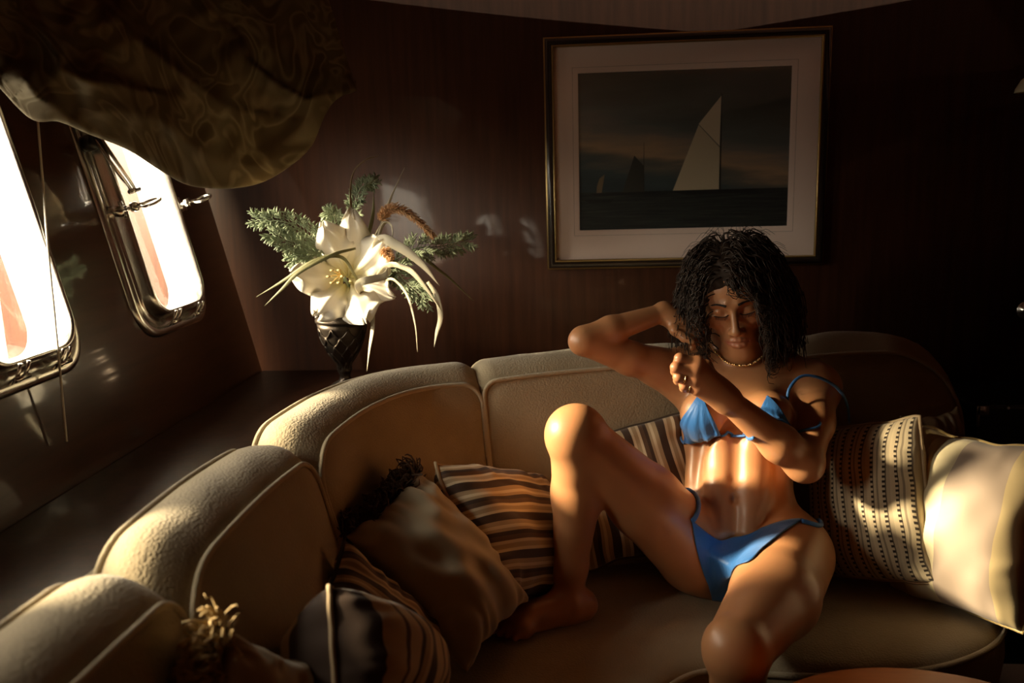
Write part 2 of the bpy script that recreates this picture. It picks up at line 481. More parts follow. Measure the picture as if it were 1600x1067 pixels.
MB().tube([(x, y, .404) for x, y in fl], .006, 8).build('piping', M['sofa_piping'], sc_)
seat_mesh('sofa_base', [ring(.035, .03), ring(.03, .04), ring(.022, .15), ring(.022, .25), ring(.03, .262)], M['sofa'], sofa)

# ------------------------------------------------------------------ round table in front of the sofa
tb = empty('coffee_table', (.50, 1.06, 0), 'round orange-brown wooden table top at the sofa edge', 'table')
TZ = .50
MB().lathe([(.0, TZ-.028), (.29, TZ-.028), (.304, TZ-.022), (.31, TZ-.012), (.308, TZ-.003), (.300, TZ), (.0, TZ)], (.50, 1.06, 0), 72).build('table_top', M['table_wood'], tb)
MB().lathe([(.0, TZ-.028), (.12, TZ-.03), (.045, TZ-.06), (.035, .3), (.035, .12), (.06, .06), (.20, .03), (.20, 0), (.0, 0)], (.50, 1.06, 0), 40).build('pedestal', M['floor_wood'], tb)
# ------------------------------------------------------------------ pillows
def stripes(name, stops, rep, axis=0, rough=.8, dots=False, sheen=.2, spec=.3, wob=.0):
    m = mat(name, (.5, .5, .5), rough)
    nt, ns, lk, b = nodes(m)
    uv = ns.new('ShaderNodeUVMap'); sp = ns.new('ShaderNodeSeparateXYZ'); lk.new(uv.outputs[0], sp.inputs[0])
    u = sp.outputs[axis]; v = sp.outputs[1-axis]
    k = math_n(nt, 'FRACT', math_n(nt, 'MULTIPLY', u, rep))
    r = ramp(nt, stops, 'CONSTANT'); lk.new(k, r.inputs[0])
    col = r.outputs[0]
    if dots:      # rows of small woven dots on the pale bands
        dv = math_n(nt, 'GREATER_THAN', math_n(nt, 'FRACT', math_n(nt, 'MULTIPLY', v, 34.)), .5)
        kk = math_n(nt, 'FRACT', math_n(nt, 'MULTIPLY', u, rep*2))
        du = math_n(nt, 'LESS_THAN', math_n(nt, 'ABSOLUTE', math_n(nt, 'SUBTRACT', kk, .5)), .13)
        mx = ns.new('ShaderNodeMix'); mx.data_type = 'RGBA'; lk.new(math_n(nt, 'MULTIPLY', dv, du), mx.inputs[0])
        lk.new(col, mx.inputs[6]); mx.inputs[7].default_value = (.035, .025, .018, 1); col = mx.outputs[2]
    lk.new(col, b.inputs['Base Color'])
    n = noise(nt, mapping(nt, 'UV', (260, 260, 1)), 1.0, 2); bump(nt, n.outputs[0], .25, .001)
    b.inputs['Sheen Weight'].default_value = sheen; b.inputs['Specular IOR Level'].default_value = spec
    return m
BR, BR2, TAN, CRM = (.050, .026, .015), (.11, .060, .032), (.42, .31, .18), (.66, .55, .37)
M['stripe_brown'] = stripes('brown_tan_stripe', [(0, BR), (.22, CRM), (.30, TAN), (.42, CRM), (.50, BR2), (.62, BR), (.72, TAN), (.80, CRM), (.88, TAN)], 4.0, 0, .6)
M['stripe_cross'] = stripes('brown_tan_cross_stripe', [(0, BR), (.22, CRM), (.30, TAN), (.42, CRM), (.50, BR2), (.62, BR), (.72, TAN), (.80, CRM), (.88, TAN)], 4.0, 1, .6)
M['stripe_bold'] = stripes('bold_brown_cream_stripe', [(0, BR), (.20, CRM), (.46, BR2), (.52, CRM), (.70, BR), (.78, TAN), (.9, CRM)], 3.0, 0, .7)
M['stripe_dot'] = stripes('dotted_oat_stripe', [(0, (.60, .49, .32)), (.28, (.16, .12, .08)), (.32, (.56, .46, .30)), (.44, (.30, .24, .16)), (.52, (.60, .50, .33)), (.80, (.13, .10, .07)), (.85, (.50, .41, .27))], 6.0, 0, .85, True)
M['stripe_cream'] = stripes('cream_band_stripe', [(0, (.62, .45, .18)), (.24, (.78, .68, .44)), (.50, (.47, .37, .29)), (.86, (.66, .52, .28))], 1.0, 0, .55)
M['plain_satin'] = mat('plain_olive_cotton', (.50, .43, .29), .55, Sheen_Weight=.3, Specular_IOR_Level=.35)
M['satin_brown'] = mat('brown_satin', (.30, .22, .13), .4)
M['fringe_dark'] = mat('dark_brown_fringe', (.075, .042, .024), .8)
M['fringe_gold'] = mat('straw_fringe', (.50, .36, .17), .8)
M['cord_dark'] = mat('dark_cord', (.06, .042, .028), .7)
M['cord_tan'] = mat('tan_cord', (.45, .33, .19), .7)

def pillow(name, TL, TR, BL, thick, m, seed, label, cord=None, fringe=None, fringe_edge='left', wr=.012, pinch=.07, group='scatter cushions on the sofa', puff=.42):
    TL, TR, BL = map(np.asarray, (TL, TR, BL))
    X = TR-TL; Yv = TL-BL; w = np.linalg.norm(X); ex = X/w
    Yv = Yv-ex*(Yv @ ex); h = np.linalg.norm(Yv); ey = Yv/h; ez = np.cross(ex, ey)
    C = TL+ex*w/2-ey*h/2
    root = empty(name, C, label, 'cushion', group)
    N = 56
    g = np.linspace(-1, 1, N+1); g = np.sign(g)*np.abs(g)**.8
    U, V = np.meshgrid(g, g, indexing='ij')
    def shape(U, V, side):
        e = np.clip((1-U**2), 0, 1)*np.clip((1-V**2), 0, 1)
        x = U*w/2*(1-pinch*(1-V**2)*np.abs(U)**3)
        y = V*h/2*(1-pinch*(1-U**2)*np.abs(V)**3)
        z = side*thick/2*e**puff
        # gathers that run in from the seams, plus soft dents
        edge = np.exp(-((1-np.abs(U))/.28)**2)*np.sin(V*19+2*np.sin(V*5+seed)+seed)+np.exp(-((1-np.abs(V))/.28)**2)*np.sin(U*18+2*np.sin(U*6+seed)+1.7*seed)
        msk = e**.25
        z = z+side*msk*(wr*.55*edge+wr*.9*fsum(U*3.2, V*3.2, seed+(3 if side > 0 else 11)))
        x = x+.006*fsum(U*3, V*3, seed+31)*(1-e); y = y+.006*fsum(U*3, V*3, seed+37)*(1-e)
        return C+x[..., None]*ex+y[..., None]*ey+z[..., None]*ez
    vs, fs, uv, idx = [], [], [], {}
    n = N+1
    for side in (1, -1):
        P = shape(U, V, side)
        for i in range(n):
            for j in range(n):
                b = i in (0, N) or j in (0, N)
                if side == -1 and b: idx[(side, i, j)] = idx[(1, i, j)]; continue
                idx[(side, i, j)] = len(vs); vs.append(P[i, j]); uv.append(((U[i, j]+1)/2, (V[i, j]+1)/2))
        for i in range(N):
            for j in range(N):
                q = [idx[(side, i, j)], idx[(side, i+1, j)], idx[(side, i+1, j+1)], idx[(side, i, j+1)]]
                fs.append(q if side > 0 else q[::-1])
    mk('cover', vs, fs, m, root, True, uv)
    t = np.linspace(-1, 1, 30)[:-1]
    per = np.concatenate([np.stack([t, -np.ones(29)], 1), np.stack([np.ones(29), t], 1), np.stack([-t, np.ones(29)], 1), np.stack([-np.ones(29), -t], 1)])
    if cord:
        MB().tube(shape(per[:, 0], per[:, 1], 1), .0042, 8, closed=True).build('cord', cord, root)
    if fringe:
        fb = MB(); r = np.random.RandomState(seed+99)
        for _ in range(1200):
            q = r.uniform(-1, 1)
            uu, vv, out = (-1, q, -ex) if fringe_edge == 'left' else (q, 1, ey)
            p = shape(np.array([uu]), np.array([vv]), 1)[0]
            d = unit(out+r.normal(0, .55, 3)); L_ = r.uniform(.018, .046); k = unit(r.normal(0, 1, 3))
            pts = [p+d*L_*s+k*L_*.42*math.sin(s*r.uniform(2.2, 3.2))+np.array([0, 0, -.010*s*s]) for s in (0, .3, .6, .85, 1.0)]
            fb.tube(pts, [.0016, .0018, .0018, .0016, .0008], 4)
        tag(fb.build('fringe', fringe, root), kind='stuff')
    return root

# corner: striped cushion beside the raised leg (seam towards the camera)
pillow('striped_cushion', at(682, 722, y=1.62), at(838, 742, y=1.90), at(830, 945, z=.47), .19, M['stripe_cross'], 3,
       'dark brown striped cushion propped in the sofa corner beside the bare foot', M['cord_tan'], wr=.012)
pillow('fringed_cushion', at(538, 832, y=1.43), at(652, 738, y=1.60), at(700, 1085, z=.455), .17, M['plain_satin'], 8,
       'plain olive cushion with a dark brown fringe along its top edge', None, M['fringe_dark'], 'top', wr=.014, puff=.5)
pillow('striped_cushion', at(538, 850, y=1.33), at(700, 985, y=1.43), at(478, 1050, y=1.17), .12, M['stripe_cross'], 14,
       'finely striped tan cushion wedged between the fringed olive cushion and the bold striped one', M['cord_dark'], wr=.012)
pillow('striped_cushion', at(512, 912, y=1.03), at(612, 985, y=1.29), at(552, 1130, y=.99), .23, M['stripe_bold'], 21,
       'bold brown and cream striped cushion with a pointed corner and tan cord', M['cord_tan'], wr=.005)
pillow('fringed_cushion', at(345, 985, y=.90), at(480, 1040, y=1.0), at(330, 1150, y=.86), .13, M['plain_satin'], 27,
       'plain olive cushion with a shaggy straw-coloured fringe on its side', None, M['fringe_gold'], 'left', wr=.010)
pillow('striped_cushion', at(862, 690, y=1.93), at(1072, 640, y=1.96), at(880, 900, y=1.80), .14, M['stripe_brown'], 33,
       'brown striped cushion with dark cord behind the raised knee', M['cord_dark'], wr=.008)
pillow('dotted_cushion', at(1262, 668, y=2.00), at(1440, 650, y=1.80), at(1286, 905, y=1.86), .15, M['stripe_dot'], 41,
       'oat cushion with dotted narrow stripes leaning beside the elbow', M['cord_tan'], wr=.005, pinch=.05)
pillow('cream_cushion', at(1440, 668, y=1.92), at(1650, 700, y=1.70), at(1408, 930, y=1.80), .24, M['stripe_cream'], 52,
       'plump cream and mauve banded cushion at the open end of the sofa', M['stripe_cream'], wr=.0055, pinch=.06)
pillow('satin_cushion', at(1405, 650, y=2.05), at(1500, 634, y=2.06), at(1410, 900, y=1.98), .09, M['satin_brown'], 61,
       'brown satin cushion tucked behind the cream and dotted cushions', None, wr=.012)

# ------------------------------------------------------------------ framed print on the back wall
pc = empty('framed_picture', (.28, WALL_Y, 1.08), 'framed print of a sailing yacht at dusk in a wide pale mat', 'picture')
c00, c10, c01, c11 = [at(*p, y=WALL_Y-.022) for p in ((864, 76), (1281, 56), (871, 405), (1275, 399.5))]
x0, x1 = (c00[0]+c01[0])/2, (c10[0]+c11[0])/2; z1, z0 = (c00[2]+c10[2])/2, (c01[2]+c11[2])/2
TILT = .0
def PF(u, v, d):                                    # picture plane: u right, v up in metres from the mat's lower left corner, d out of the wall
    return np.array([x0+u, WALL_Y-.002-d, z0+v])
PW, PH = x1-x0, z1-z0
def rect(i, d): return [PF(-i, -i, d), PF(PW+i, -i, d), PF(PW+i, PH+i, d), PF(-i, PH+i, d)]
M['gilt'] = mat('worn_gilt', (.45, .33, .14), .35, .9)
M['frame_black'] = mat('dark_frame', (.018, .012, .009), .3, Coat_Weight=.6)
f1 = MB(); f1.loft([rect(.024, 0), rect(.024, .020), rect(.020, .026), rect(.009, .028), rect(.006, .024)]); f1.build('outer_frame', M['frame_black'], pc, False)
f2 = MB(); f2.loft([rect(.006, .020), rect(.006, .027), rect(.003, .029), rect(.0, .024), rect(.0, .016)]); f2.build('gilt_slip', M['gilt'], pc, False)
f3 = MB(); f3.loft([rect(.0285, .0), rect(.0285, .012), rect(.024, .014)]); f3.build('gilt_edge', M['gilt'], pc, False)
MB().add(rect(0.004, .010), [(0, 1, 2, 3)]).build('backing', M['frame_black'], pc, False)
# mat board with window and a ruled line
d0, d1, d2, d3 = [at(*p, y=WALL_Y-.016) for p in ((902, 114), (1236.5, 102), (906, 360), (1232, 353.5))]
iu0, iu1 = (d0[0]+d2[0])/2-x0, (d1[0]+d3[0])/2-x0; iv1, iv0 = (d0[2]+d1[2])/2-z0, (d2[2]+d3[2])/2-z0
def irect(i, d): return [PF(iu0-i, iv0-i, d), PF(iu1+i, iv0-i, d), PF(iu1+i, iv1+i, d), PF(iu0-i, iv1+i, d)]
M['mat_board'] = mat('pale_mat_board', (.90, .74, .66), .9)
MB().loft([rect(.002, .015), irect(0, .015), irect(-.001, .0125)]).build('mat_board', M['mat_board'], pc, False)
M['rule'] = mat('ruled_line', (.30, .23, .19), .9)
MB().loft([irect(.0150, .0152), irect(.0142, .0152)]).build('ruled_line', M['rule'], pc, False)
# the print: sky and sea painted by nodes, sails and hulls as printed shapes
pm = mat('print_sky_sea', (.1, .1, .1), .55)
nt, ns, lk, b = nodes(pm)
uv = ns.new('ShaderNodeUVMap'); sp = ns.new('ShaderNodeSeparateXYZ'); lk.new(uv.outputs[0], sp.inputs[0])
mpn = ns.new('ShaderNodeMapping'); mpn.inputs['Scale'].default_value = (1.6, 6.5, 1); mpn.inputs['Rotation'].default_value = (0, 0, .22); lk.new(uv.outputs[0], mpn.inputs['Vector'])
cl = noise(nt, mpn.outputs[0], 1.5, 5, .5)
tilt = math_n(nt, 'ADD', sp.outputs[1], math_n(nt, 'MULTIPLY', sp.outputs[0], .22))
hsum = math_n(nt, 'ADD', tilt, math_n(nt, 'MULTIPLY', math_n(nt, 'SUBTRACT', cl.outputs[0], .5), .30))
sky = ramp(nt, [(.30, (.035, .055, .064)), (.42, (.06, .092, .10)), (.50, (.16, .15, .125)), (.57, (.42, .30, .19)), (.66, (.21, .20, .18)), (.76, (.12, .145, .14)), (.9, (.088, .10, .085)), (1.0, (.068, .078, .065))])
lk.new(hsum, sky.inputs[0])
mp2 = ns.new('ShaderNodeMapping'); mp2.inputs['Scale'].default_value = (3, 46, 1); lk.new(uv.outputs[0], mp2.inputs['Vector'])
wv = noise(nt, mp2.outputs[0], 1.4, 4, .6)
sea = ramp(nt, [(.35, (.010, .016, .018)), (.60, (.028, .036, .034)), (.75, (.085, .085, .062))]); lk.new(wv.outputs[0], sea.inputs[0])
mx = ns.new('ShaderNodeMix'); mx.data_type = 'RGBA'; lk.new(math_n(nt, 'LESS_THAN', sp.outputs[1], .247), mx.inputs[0]); lk.new(sky.outputs[0], mx.inputs[6]); lk.new(sea.outputs[0], mx.inputs[7])
lk.new(mx.outputs[2], b.inputs['Base Color'])
mk('print', irect(.001, .012), [(0, 1, 2, 3)], pm, pc, False, [(0, 0), (1, 0), (1, 1), (0, 1)])
def printed(name, pts, col, d=.0123):
    """pts in fractions of the print, lower left origin"""
    mm = mat('ink_'+name, col, .55)
    P = [PF(iu0+(iu1-iu0)*u, iv0+(iv1-iv0)*v, d) for u, v in pts]
    return mk(name, P, [tuple(range(len(P)))], mm, pc, False)
SAIL = (.70, .62, .46)
printed('print_main_sail', [(.453, .245), (.672, .247), (.672, .51), (.572, .655)], (.60, .53, .38))
printed('print_top_sail', [(.572, .660), (.672, .52), (.676, .83)], SAIL)
printed('print_mast', [(.674, .235), (.680, .235), (.680, .84), (.676, .85)], (.03, .028, .022), .0125)
printed('print_hull', [(.44, .240), (.86, .246), (.80, .222), (.52, .214)], (.010, .012, .012), .0126)
printed('print_far_sail', [(.21, .24), (.315, .245), (.312, .41), (.268, .475)], (.045, .048, .042))
printed('print_far_mast', [(.311, .24), (.315, .24), (.315, .55), (.313, .56)], (.035, .035, .03), .0125)
printed('print_far_hull', [(.05, .240), (.40, .242), (.36, .225), (.08, .222)], (.012, .016, .017), .0126)
printed('print_small_boat', [(.02, .20), (.17, .20), (.15, .178), (.05, .180)], (.010, .014, .014), .0126)
printed('print_small_sail', [(.085, .243), (.11, .243), (.125, .36), (.10, .335), (.087, .285)], (.20, .15, .09), .0125)
# glazing
MB().add(rect(.0, .0185), [(0, 1, 2, 3)]).build('glazing', M['glass'], pc, False)

# ------------------------------------------------------------------ right end of the back wall: door, knob, sconce, black cabinet
dr = struct(MB().box((1.74, WALL_Y-.016, 1.0), (.36, .014, .98)).build('door_1', M['bulkhead_wood'], smooth=False)); bevel(dr, .004)
kz = at(1597, 487, y=WALL_Y-.06)
ax = (np.array([1.0, 0, 0]), np.array([0, 0, 1.0]), np.array([0, -1.0, 0]))
MB().lathe([(.022, 0), (.026, .004), (.024, .008), (.010, .012), (.009, .028), (.018, .034), (.027, .044), (.028, .054), (.020, .064), (.0, .067)], (kz[0]+.022, WALL_Y-.030, kz[2]), 32, ax).build('door_knob', M['chrome'], dr)
struct(MB().box((1.362, WALL_Y-.018, 1.02), (.016, .018, 1.0)).build('trim_2', M['bulkhead_wood'], smooth=False))
lz = at(1592, 146, y=WALL_Y-.10)
lamp = empty('wall_lamp', (lz[0]+.07, WALL_Y-.1, lz[2]), 'small wall lamp with a cream dome shade high beside the door', 'lamp')
M['shade'] = mat('cream_shade', (.62, .55, .36), .6)
cl_ = (lz[0]+.075, WALL_Y-.10, lz[2])
MB().lathe([(.080, 0), (.078, .012), (.066, .034), (.045, .052), (.018, .062), (.0, .064)], cl_, 36).build('shade', M['shade'], lamp)
MB().lathe([(.0, -.004), (.080, -.003), (.082, .0), (.080, .002)], cl_, 36).build('rim', M['brass'], lamp)
MB().tube([(cl_[0], WALL_Y-.10, lz[2]+.06), (cl_[0], WALL_Y-.10, lz[2]+.085), (cl_[0], WALL_Y-.05, lz[2]+.095), (cl_[0], WALL_Y-.003, lz[2]+.09)], .007, 10).build('arm', M['brass'], lamp)
bx = at(1527, 634, y=2.20)
cab = empty('black_case', (bx[0]+.16, 2.33, 0), 'black lacquered case with a bright metal corner behind the sofa end', 'case')
bevel(MB().box((bx[0]+.18, 2.335, bx[2]/2+.002), (.18, .135, bx[2]/2-.002)).build('case_body', M['black'], cab, False), .01, 3)
M['steel'] = mat('pale_steel', (.8, .82, .84), .35, .8)
k = MB(); k.box((bx[0]+.014, 2.198, bx[2]-.012), (.014, .0025, .011)); k.box((bx[0]+.003, 2.198, bx[2]-.028), (.0035, .0025, .026)); k.build('corner_cap', M['steel'], cab, False)
MB().lathe([(.0, 0), (.004, .0), (.003, .003), (.0, .004)], (bx[0]+.075, 2.199, bx[2]-.006), 12, ax).build('rivet', M['steel'], cab)

# ------------------------------------------------------------------ urn with the lily arrangement
VB = np.array([-.662, 2.27, .762])
urn = empty('urn', VB, 'dark bronze footed urn with a scale relief behind the sofa corner', 'vase')
M['bronze'] = mat('dark_bronze', (.085, .068, .055), .38, .75)
prof = [(.0, 0), (.042, 0), (.044, .006), (.036, .014), (.018, .024), (.014, .036), (.018, .046), (.021, .052), (.016, .060), (.018, .068), (.030, .085), (.046, .11), (.058, .140), (.065, .170), (.067, .185)]
MB().lathe(prof, VB, 48).build('body', M['bronze'], urn)
MB().lathe([(.067, .185), (.071, .188), (.071, .194), (.068, .198), (.068, .220), (.071, .224), (.072, .230), (.067, .234), (.064, .245), (.071, .258), (.073, .264), (.066, .266), (.058, .255), (.054, .2), (.0, .2)], VB, 48).build('rim_band', M['bronze'], urn)
sc2 = MB()
pr = np.array(prof[9:])
for row in range(5):                                    # raised overlapping scales
    zz0 = .170-.024*row
    for kk in range(9):
        th0 = 2*PI*(kk+.5*(row % 2))/9
        pts = []
        for q in np.linspace(-1, 1, 9):
            z_ = zz0-.024*(1-q*q)+.004
            r_ = np.interp(z_, pr[:, 1], pr[:, 0])+.0012
            th = th0+q*PI/9
            pts.append(VB+np.array([r_*math.cos(th), r_*math.sin(th), z_]))
        sc2.tube(pts, .0020, 6)
sc2.build('scale_relief', M['bronze'], urn)
rl = MB()
for kk in range(26):                                    # running leaf frieze on the band
    th = 2*PI*kk/26
    pts = [VB+np.array([.0695*math.cos(th+a), .0695*math.sin(th+a), .209+b_]) for a, b_ in ((-.10, -.006), (-.04, .006), (.03, -.004), (.09, .005))]
    rl.tube(pts, .0018, 6)
rl.build('frieze', M['bronze'], urn)

FG = 'flowers and foliage in the urn'
def vcol_mat(name, rough=.5, trans=.0, **kw):
    m = mat(name, (.5, .5, .5), rough, **kw); nt, ns, lk, b = nodes(m)
    a = ns.new('ShaderNodeVertexColor'); a.layer_name = 'Col'; lk.new(a.outputs[0], b.inputs['Base Color'])
    return m
M['petal'] = vcol_mat('lily_petal', .6, Subsurface_Weight=.0, Sheen_Weight=.2)
M['leaf'] = mat('fern_green', (.28, .35, .22), .6)
M['leaf_blue'] = mat('juniper_green', (.28, .35, .22), .6)
M['grass'] = mat('grass_blade', (.22, .22, .10), .5)
M['grass_pale'] = mat('pale_blade', (.55, .50, .36), .5)
M['stem'] = mat('dry_stem', (.40, .30, .16), .6)
M['foxtail'] = mat('rust_foxtail', (.75, .45, .22), .8)
FY = 2.14                                             # the blooms lean out in front of the urn
lc = at(536, 432, y=FY)
lily = empty('silk_lily', lc, 'large creamy white lily with six wide open petals', 'flower')
fdir = unit(CAM-lc+np.array([-.75, 0, .25]))          # faces the window side and the room
fx = unit(np.cross(np.array([0, 0, 1.0]), fdir)); fy = np.cross(fdir, fx)
def petal(tip, width, curl, seed, ruff=.012, cup=.05):
    tip = np.asarray(tip, float); d = tip-lc; Lp = np.linalg.norm(d)
    e = d/Lp; sd = unit(np.cross(fdir, e)); nn_ = np.cross(e, sd)
    if nn_ @ fdir < 0: nn_ = -nn_
    nu, nv = 26, 15; vs, fs, cs, uvv = [], [], [], []
    for i in range(nu):
        s = i/(nu-1)
        wd = width*(.22+1.0*math.sin(PI*min(1, .04+s*.93)**1.15)**.65)*math.sqrt(max(.06, 1-max(0, (s-.80)/.21)**2))
        for j in range(nv):
            q = -1+2*j/(nv-1)
            rf = ruff*abs(q)**2*math.sin(s*15+seed+2*q)*min(1, s*2)
            off = -cup*(1-s)**1.5*.9+curl*s*s - .25*wd*abs(q)**1.6 + .006*math.cos(q*PI*3)*(1-s)
            ss_ = s*Lp+.012*math.sin(q*7+seed)*s**3
            vs.append(lc+e*ss_+sd*(q*wd/2)+nn_*(off+rf))
            core = max(0, 1-s*2.1)
            cs.append((.88-.05*core, .84-.10*core, .74-.40*core)); uvv.append((s, q))
    for i in range(nu-1):
        for j in range(nv-1):
            fs.append((i*nv+j, (i+1)*nv+j, (i+1)*nv+j+1, i*nv+j+1))
    o = mk('petal', vs, fs, M['petal'], lily, True, uvv, cs)
    so = o.modifiers.new('t', 'SOLIDIFY'); so.thickness = .0016
    return o
for (px, py, dy, wd, cu, sd) in ((460, 428, -.03, .085, .0, 1), (508, 352, .0, .080, .015, 2), (552, 332, .03, .075, .02, 3), (608, 376, -.01, .095, .02, 4), (608, 462, -.02, .070, -.02, 5), (565, 498, -.07, .095, -.015, 6), (494, 486, -.06, .085, -.02, 7)):
    petal(at(px, py, y=FY+dy), wd, cu, sd)
stm = MB()
for k in range(6):
    a = k*PI/3
    tipp = lc+fdir*.055+fx*(.018*math.cos(a))+fy*(.018*math.sin(a)-.006)
    stm.tube(spline([lc, lc+fdir*.03+fx*.006*math.cos(a)+fy*.006*math.sin(a), tipp], 6), .0013, 5)
    stm.tube([tipp-fx*.005, tipp+fx*.005], .0024, 6)
M['stamen'] = mat('stamen', (.62, .45, .18), .7)
stm.build('stamen', M['stamen'], lily)
MB().tube(spline([lc-fdir*.01, lc-fdir*.05+np.array([.0, .03, -.06]), VB+np.array([0, 0, .23])], 12), .0035, 8).build('stem', M['leaf'], lily)

def blade(name, pix, ys, w, m, label, cat='leaf', twist=0.):
    """a flat curved blade from the urn mouth along pixel waypoints at given depths"""
    P = spline([at(a, b, y=yy) for (a, b), yy in zip(pix, ys)], 30)
    vs, fs = [], []
    tg = np.gradient(P, axis=0)
    for i, p in enumerate(P):
        s = i/29.; wd = w*(.35+.65*math.sin(PI*min(1, s*.93+.07)))*(1-s**6)
        t_ = unit(tg[i]); sd = unit(np.cross(t_, unit(CAM-p))); nn_ = np.cross(t_, sd)
        a = twist*s; sd2 = sd*math.cos(a)+nn_*math.sin(a); n2 = np.cross(t_, sd2)
        vs += [p-sd2*wd/2, p+n2*wd*.22, p+sd2*wd/2]
    for i in range(29):
        for j in range(2): fs.append((3*i+j, 3*i+j+1, 3*i+4+j, 3*i+3+j))
    o = mk(name, vs, fs, m, None, True)
    so = o.modifiers.new('t', 'SOLIDIFY'); so.thickness = .0012
    return tag(o, label, cat, FG)
MO = (545, 478)
blade('grass_blade', [(560, 440), (534, 402), (490, 408), (440, 440), (400, 464)], [2.16, 2.08, 2.05, 2.05, 2.05], .009, M['grass'], 'thin olive grass blade arching over the lily to the window side, upper of two', twist=.5)
blade('grass_blade', [(556, 388), (520, 398), (468, 425), (440, 452), (413, 478)], [2.10, 2.06, 2.04, 2.04, 2.04], .009, M['grass'], 'thin olive grass blade arching over the lily to the window side, lower of two', twist=.5)
blade('grass_blade', [(566, 470), (562, 420), (588, 376), (606, 320), (632, 262)], [2.26, 2.22, 2.18, 2.16, 2.16], .007, M['grass_pale'], 'straight pale green grass blade rising highest above the lily')
blade('grass_blade', [(566, 470), (568, 400), (582, 340), (584, 300)], [2.26, 2.22, 2.2, 2.2], .010, M['grass'], 'upright olive grass blade standing behind the lily')
blade('grass_blade', [(562, 470), (566, 412), (596, 350), (622, 282)], [2.26, 2.22, 2.19, 2.18], .006, M['grass_pale'], 'slim pale blade leaning beside the tallest grass blade')
blade('curled_stem', [(565, 470), (556, 370), (548, 310), (553, 270), (572, 250), (592, 244)], [2.26, 2.22, 2.2, 2.2, 2.2, 2.21], .008, M['stem'], 'dry tan tendril curling over at the top of the bouquet', twist=2.5)
blade('broad_leaf', [(578, 470), (590, 380), (622, 385), (658, 412), (687, 447)], [2.26, 2.12, 2.08, 2.06, 2.05], .024, M['grass_pale'], 'broad pale leaf arching away from the window over the foxtail bud', twist=.4)
blade('broad_leaf', [(575, 470), (600, 418), (636, 420), (665, 450), (692, 490)], [2.26, 2.12, 2.08, 2.06, 2.05], .013, M['grass_pale'], 'narrow pale leaf drooping below the broad arching leaf', twist=.6)
blade('broad_leaf', [(575, 470), (560, 444), (598, 432), (606, 418)], [2.26, 2.04, 2.04, 2.05], .018, M['grass_pale'], 'short cupped leaf lying across the lily petals')
blade('drooping_blade', [(572, 476), (580, 472), (582, 510), (577, 545), (573, 580)], [2.26, 2.14, 2.10, 2.09, 2.09], .011, M['grass_pale'], 'pale blade hanging straight down in front of the urn', twist=1.2)
blade('drooping_blade', [(590, 470), (608, 436), (634, 458), (648, 505), (652, 550)], [2.26, 2.14, 2.1, 2.08, 2.08], .006, M['grass_pale'], 'hair-thin pale blade drooping beside the urn', twist=1.0)
blade('drooping_blade', [(668, 440), (682, 462), (688, 495), (682, 520), (678, 542)], [2.08, 2.06, 2.05, 2.05, 2.05], .013, M['grass_pale'], 'pale blade hanging down from the tip of the narrow leaf', twist=.8)
blade('drooping_blade', [(590, 470), (640, 400), (690, 425), (740, 470)], [2.28, 2.3, 2.32, 2.34], .008, M['grass'], 'dim olive blade reaching towards the back wall')
blade('curled_stem', [(573, 460), (590, 380), (600, 350), (611, 352), (612, 372), (602, 384)], [2.26, 2.14, 2.12, 2.11, 2.1, 2.1], .008, M['grass_pale'], 'small looped pale tendril above the broad leaf', twist=2.)
def foxtail(pix, ys, r, label, n=900, sd=5):
    P = spline([at(a, b, y=yy) for (a, b), yy in zip(pix, ys)], 40)
    o = empty('foxtail', P[0], label, 'flower', FG); rr = np.random.RandomState(sd)
    MB().tube(P, .0025, 6).build('stalk', M['stem'], o)
    fb = MB()
    for _ in range(n):
        s = rr.uniform(0, .98); i = s*39; i0 = int(i); p = P[i0]+(P[i0+1]-P[i0])*(i-i0); t_ = unit(P[i0+1]-P[i0])
        d = rr.normal(0, 1, 3); d = unit(d-t_*(d @ t_)); L_ = r*(1-.55*s)*rr.uniform(.7, 1.2)
        fb.tube([p, p+d*L_*.6+t_*L_*.25, p+d*L_+t_*L_*.7], [.0011, .0009, .0004], 3, caps=False)
    tag(fb.build('bristles', M['foxtail'], o), kind='stuff')
foxtail([(594, 345), (604, 330), (622, 326), (645, 338), (664, 356), (679, 372)], [2.12, 2.11, 2.1, 2.1, 2.1, 2.1], .017, 'rust-coloured bristly foxtail plume arching out of the bouquet')
foxtail([(598, 388), (604, 396), (612, 404)], [2.10, 2.09, 2.08], .018, 'short pinkish tan foxtail bud under the broad leaf', 260, 9)
def fern(pix, ys, m, label, seed, L0=.045, n=26):
    P = spline([at(a, b, y=yy) for (a, b), yy in zip(pix, ys)], n)
    o = empty('fern_sprig', P[0], label, 'foliage', FG); rr = np.random.RandomState(seed)
    st = MB().tube(P, .0016, 6); st.build('stem', m, o)
    fb = MB()
    for i in range(2, n):
        t_ = unit(P[min(i+1, n-1)]-P[i-1]); sd = unit(np.cross(t_, fdir)); k = L0*(1-.5*i/n)
        for s in (-1, 1):
            d = unit(t_*.9+sd*s*.9+rr.normal(0, .25, 3)); q = P[i]+d*k
            fb.tube([P[i], P[i]+d*k*.5, q], [.0012, .001, .0006], 4, caps=False)
            for u in (.3, .5, .7, .9, 1.0):
                for s2 in (-1, 1):
                    d2 = unit(d+unit(np.cross(d, fdir))*s2*.8+rr.normal(0, .2, 3)); b_ = P[i]+d*k*u
                    fb.tube([b_, b_+d2*.007, b_+d2*.014], [.0008, .0018, .0004], 4, caps=False)
    tag(fb.build('needles', m, o), kind='stuff')
fern([(538, 440), (500, 385), (455, 350), (404, 343)], [2.26, 2.2, 2.17, 2.16], M['leaf_blue'], 'blue-green needle sprig reaching furthest towards the portlights', 1)
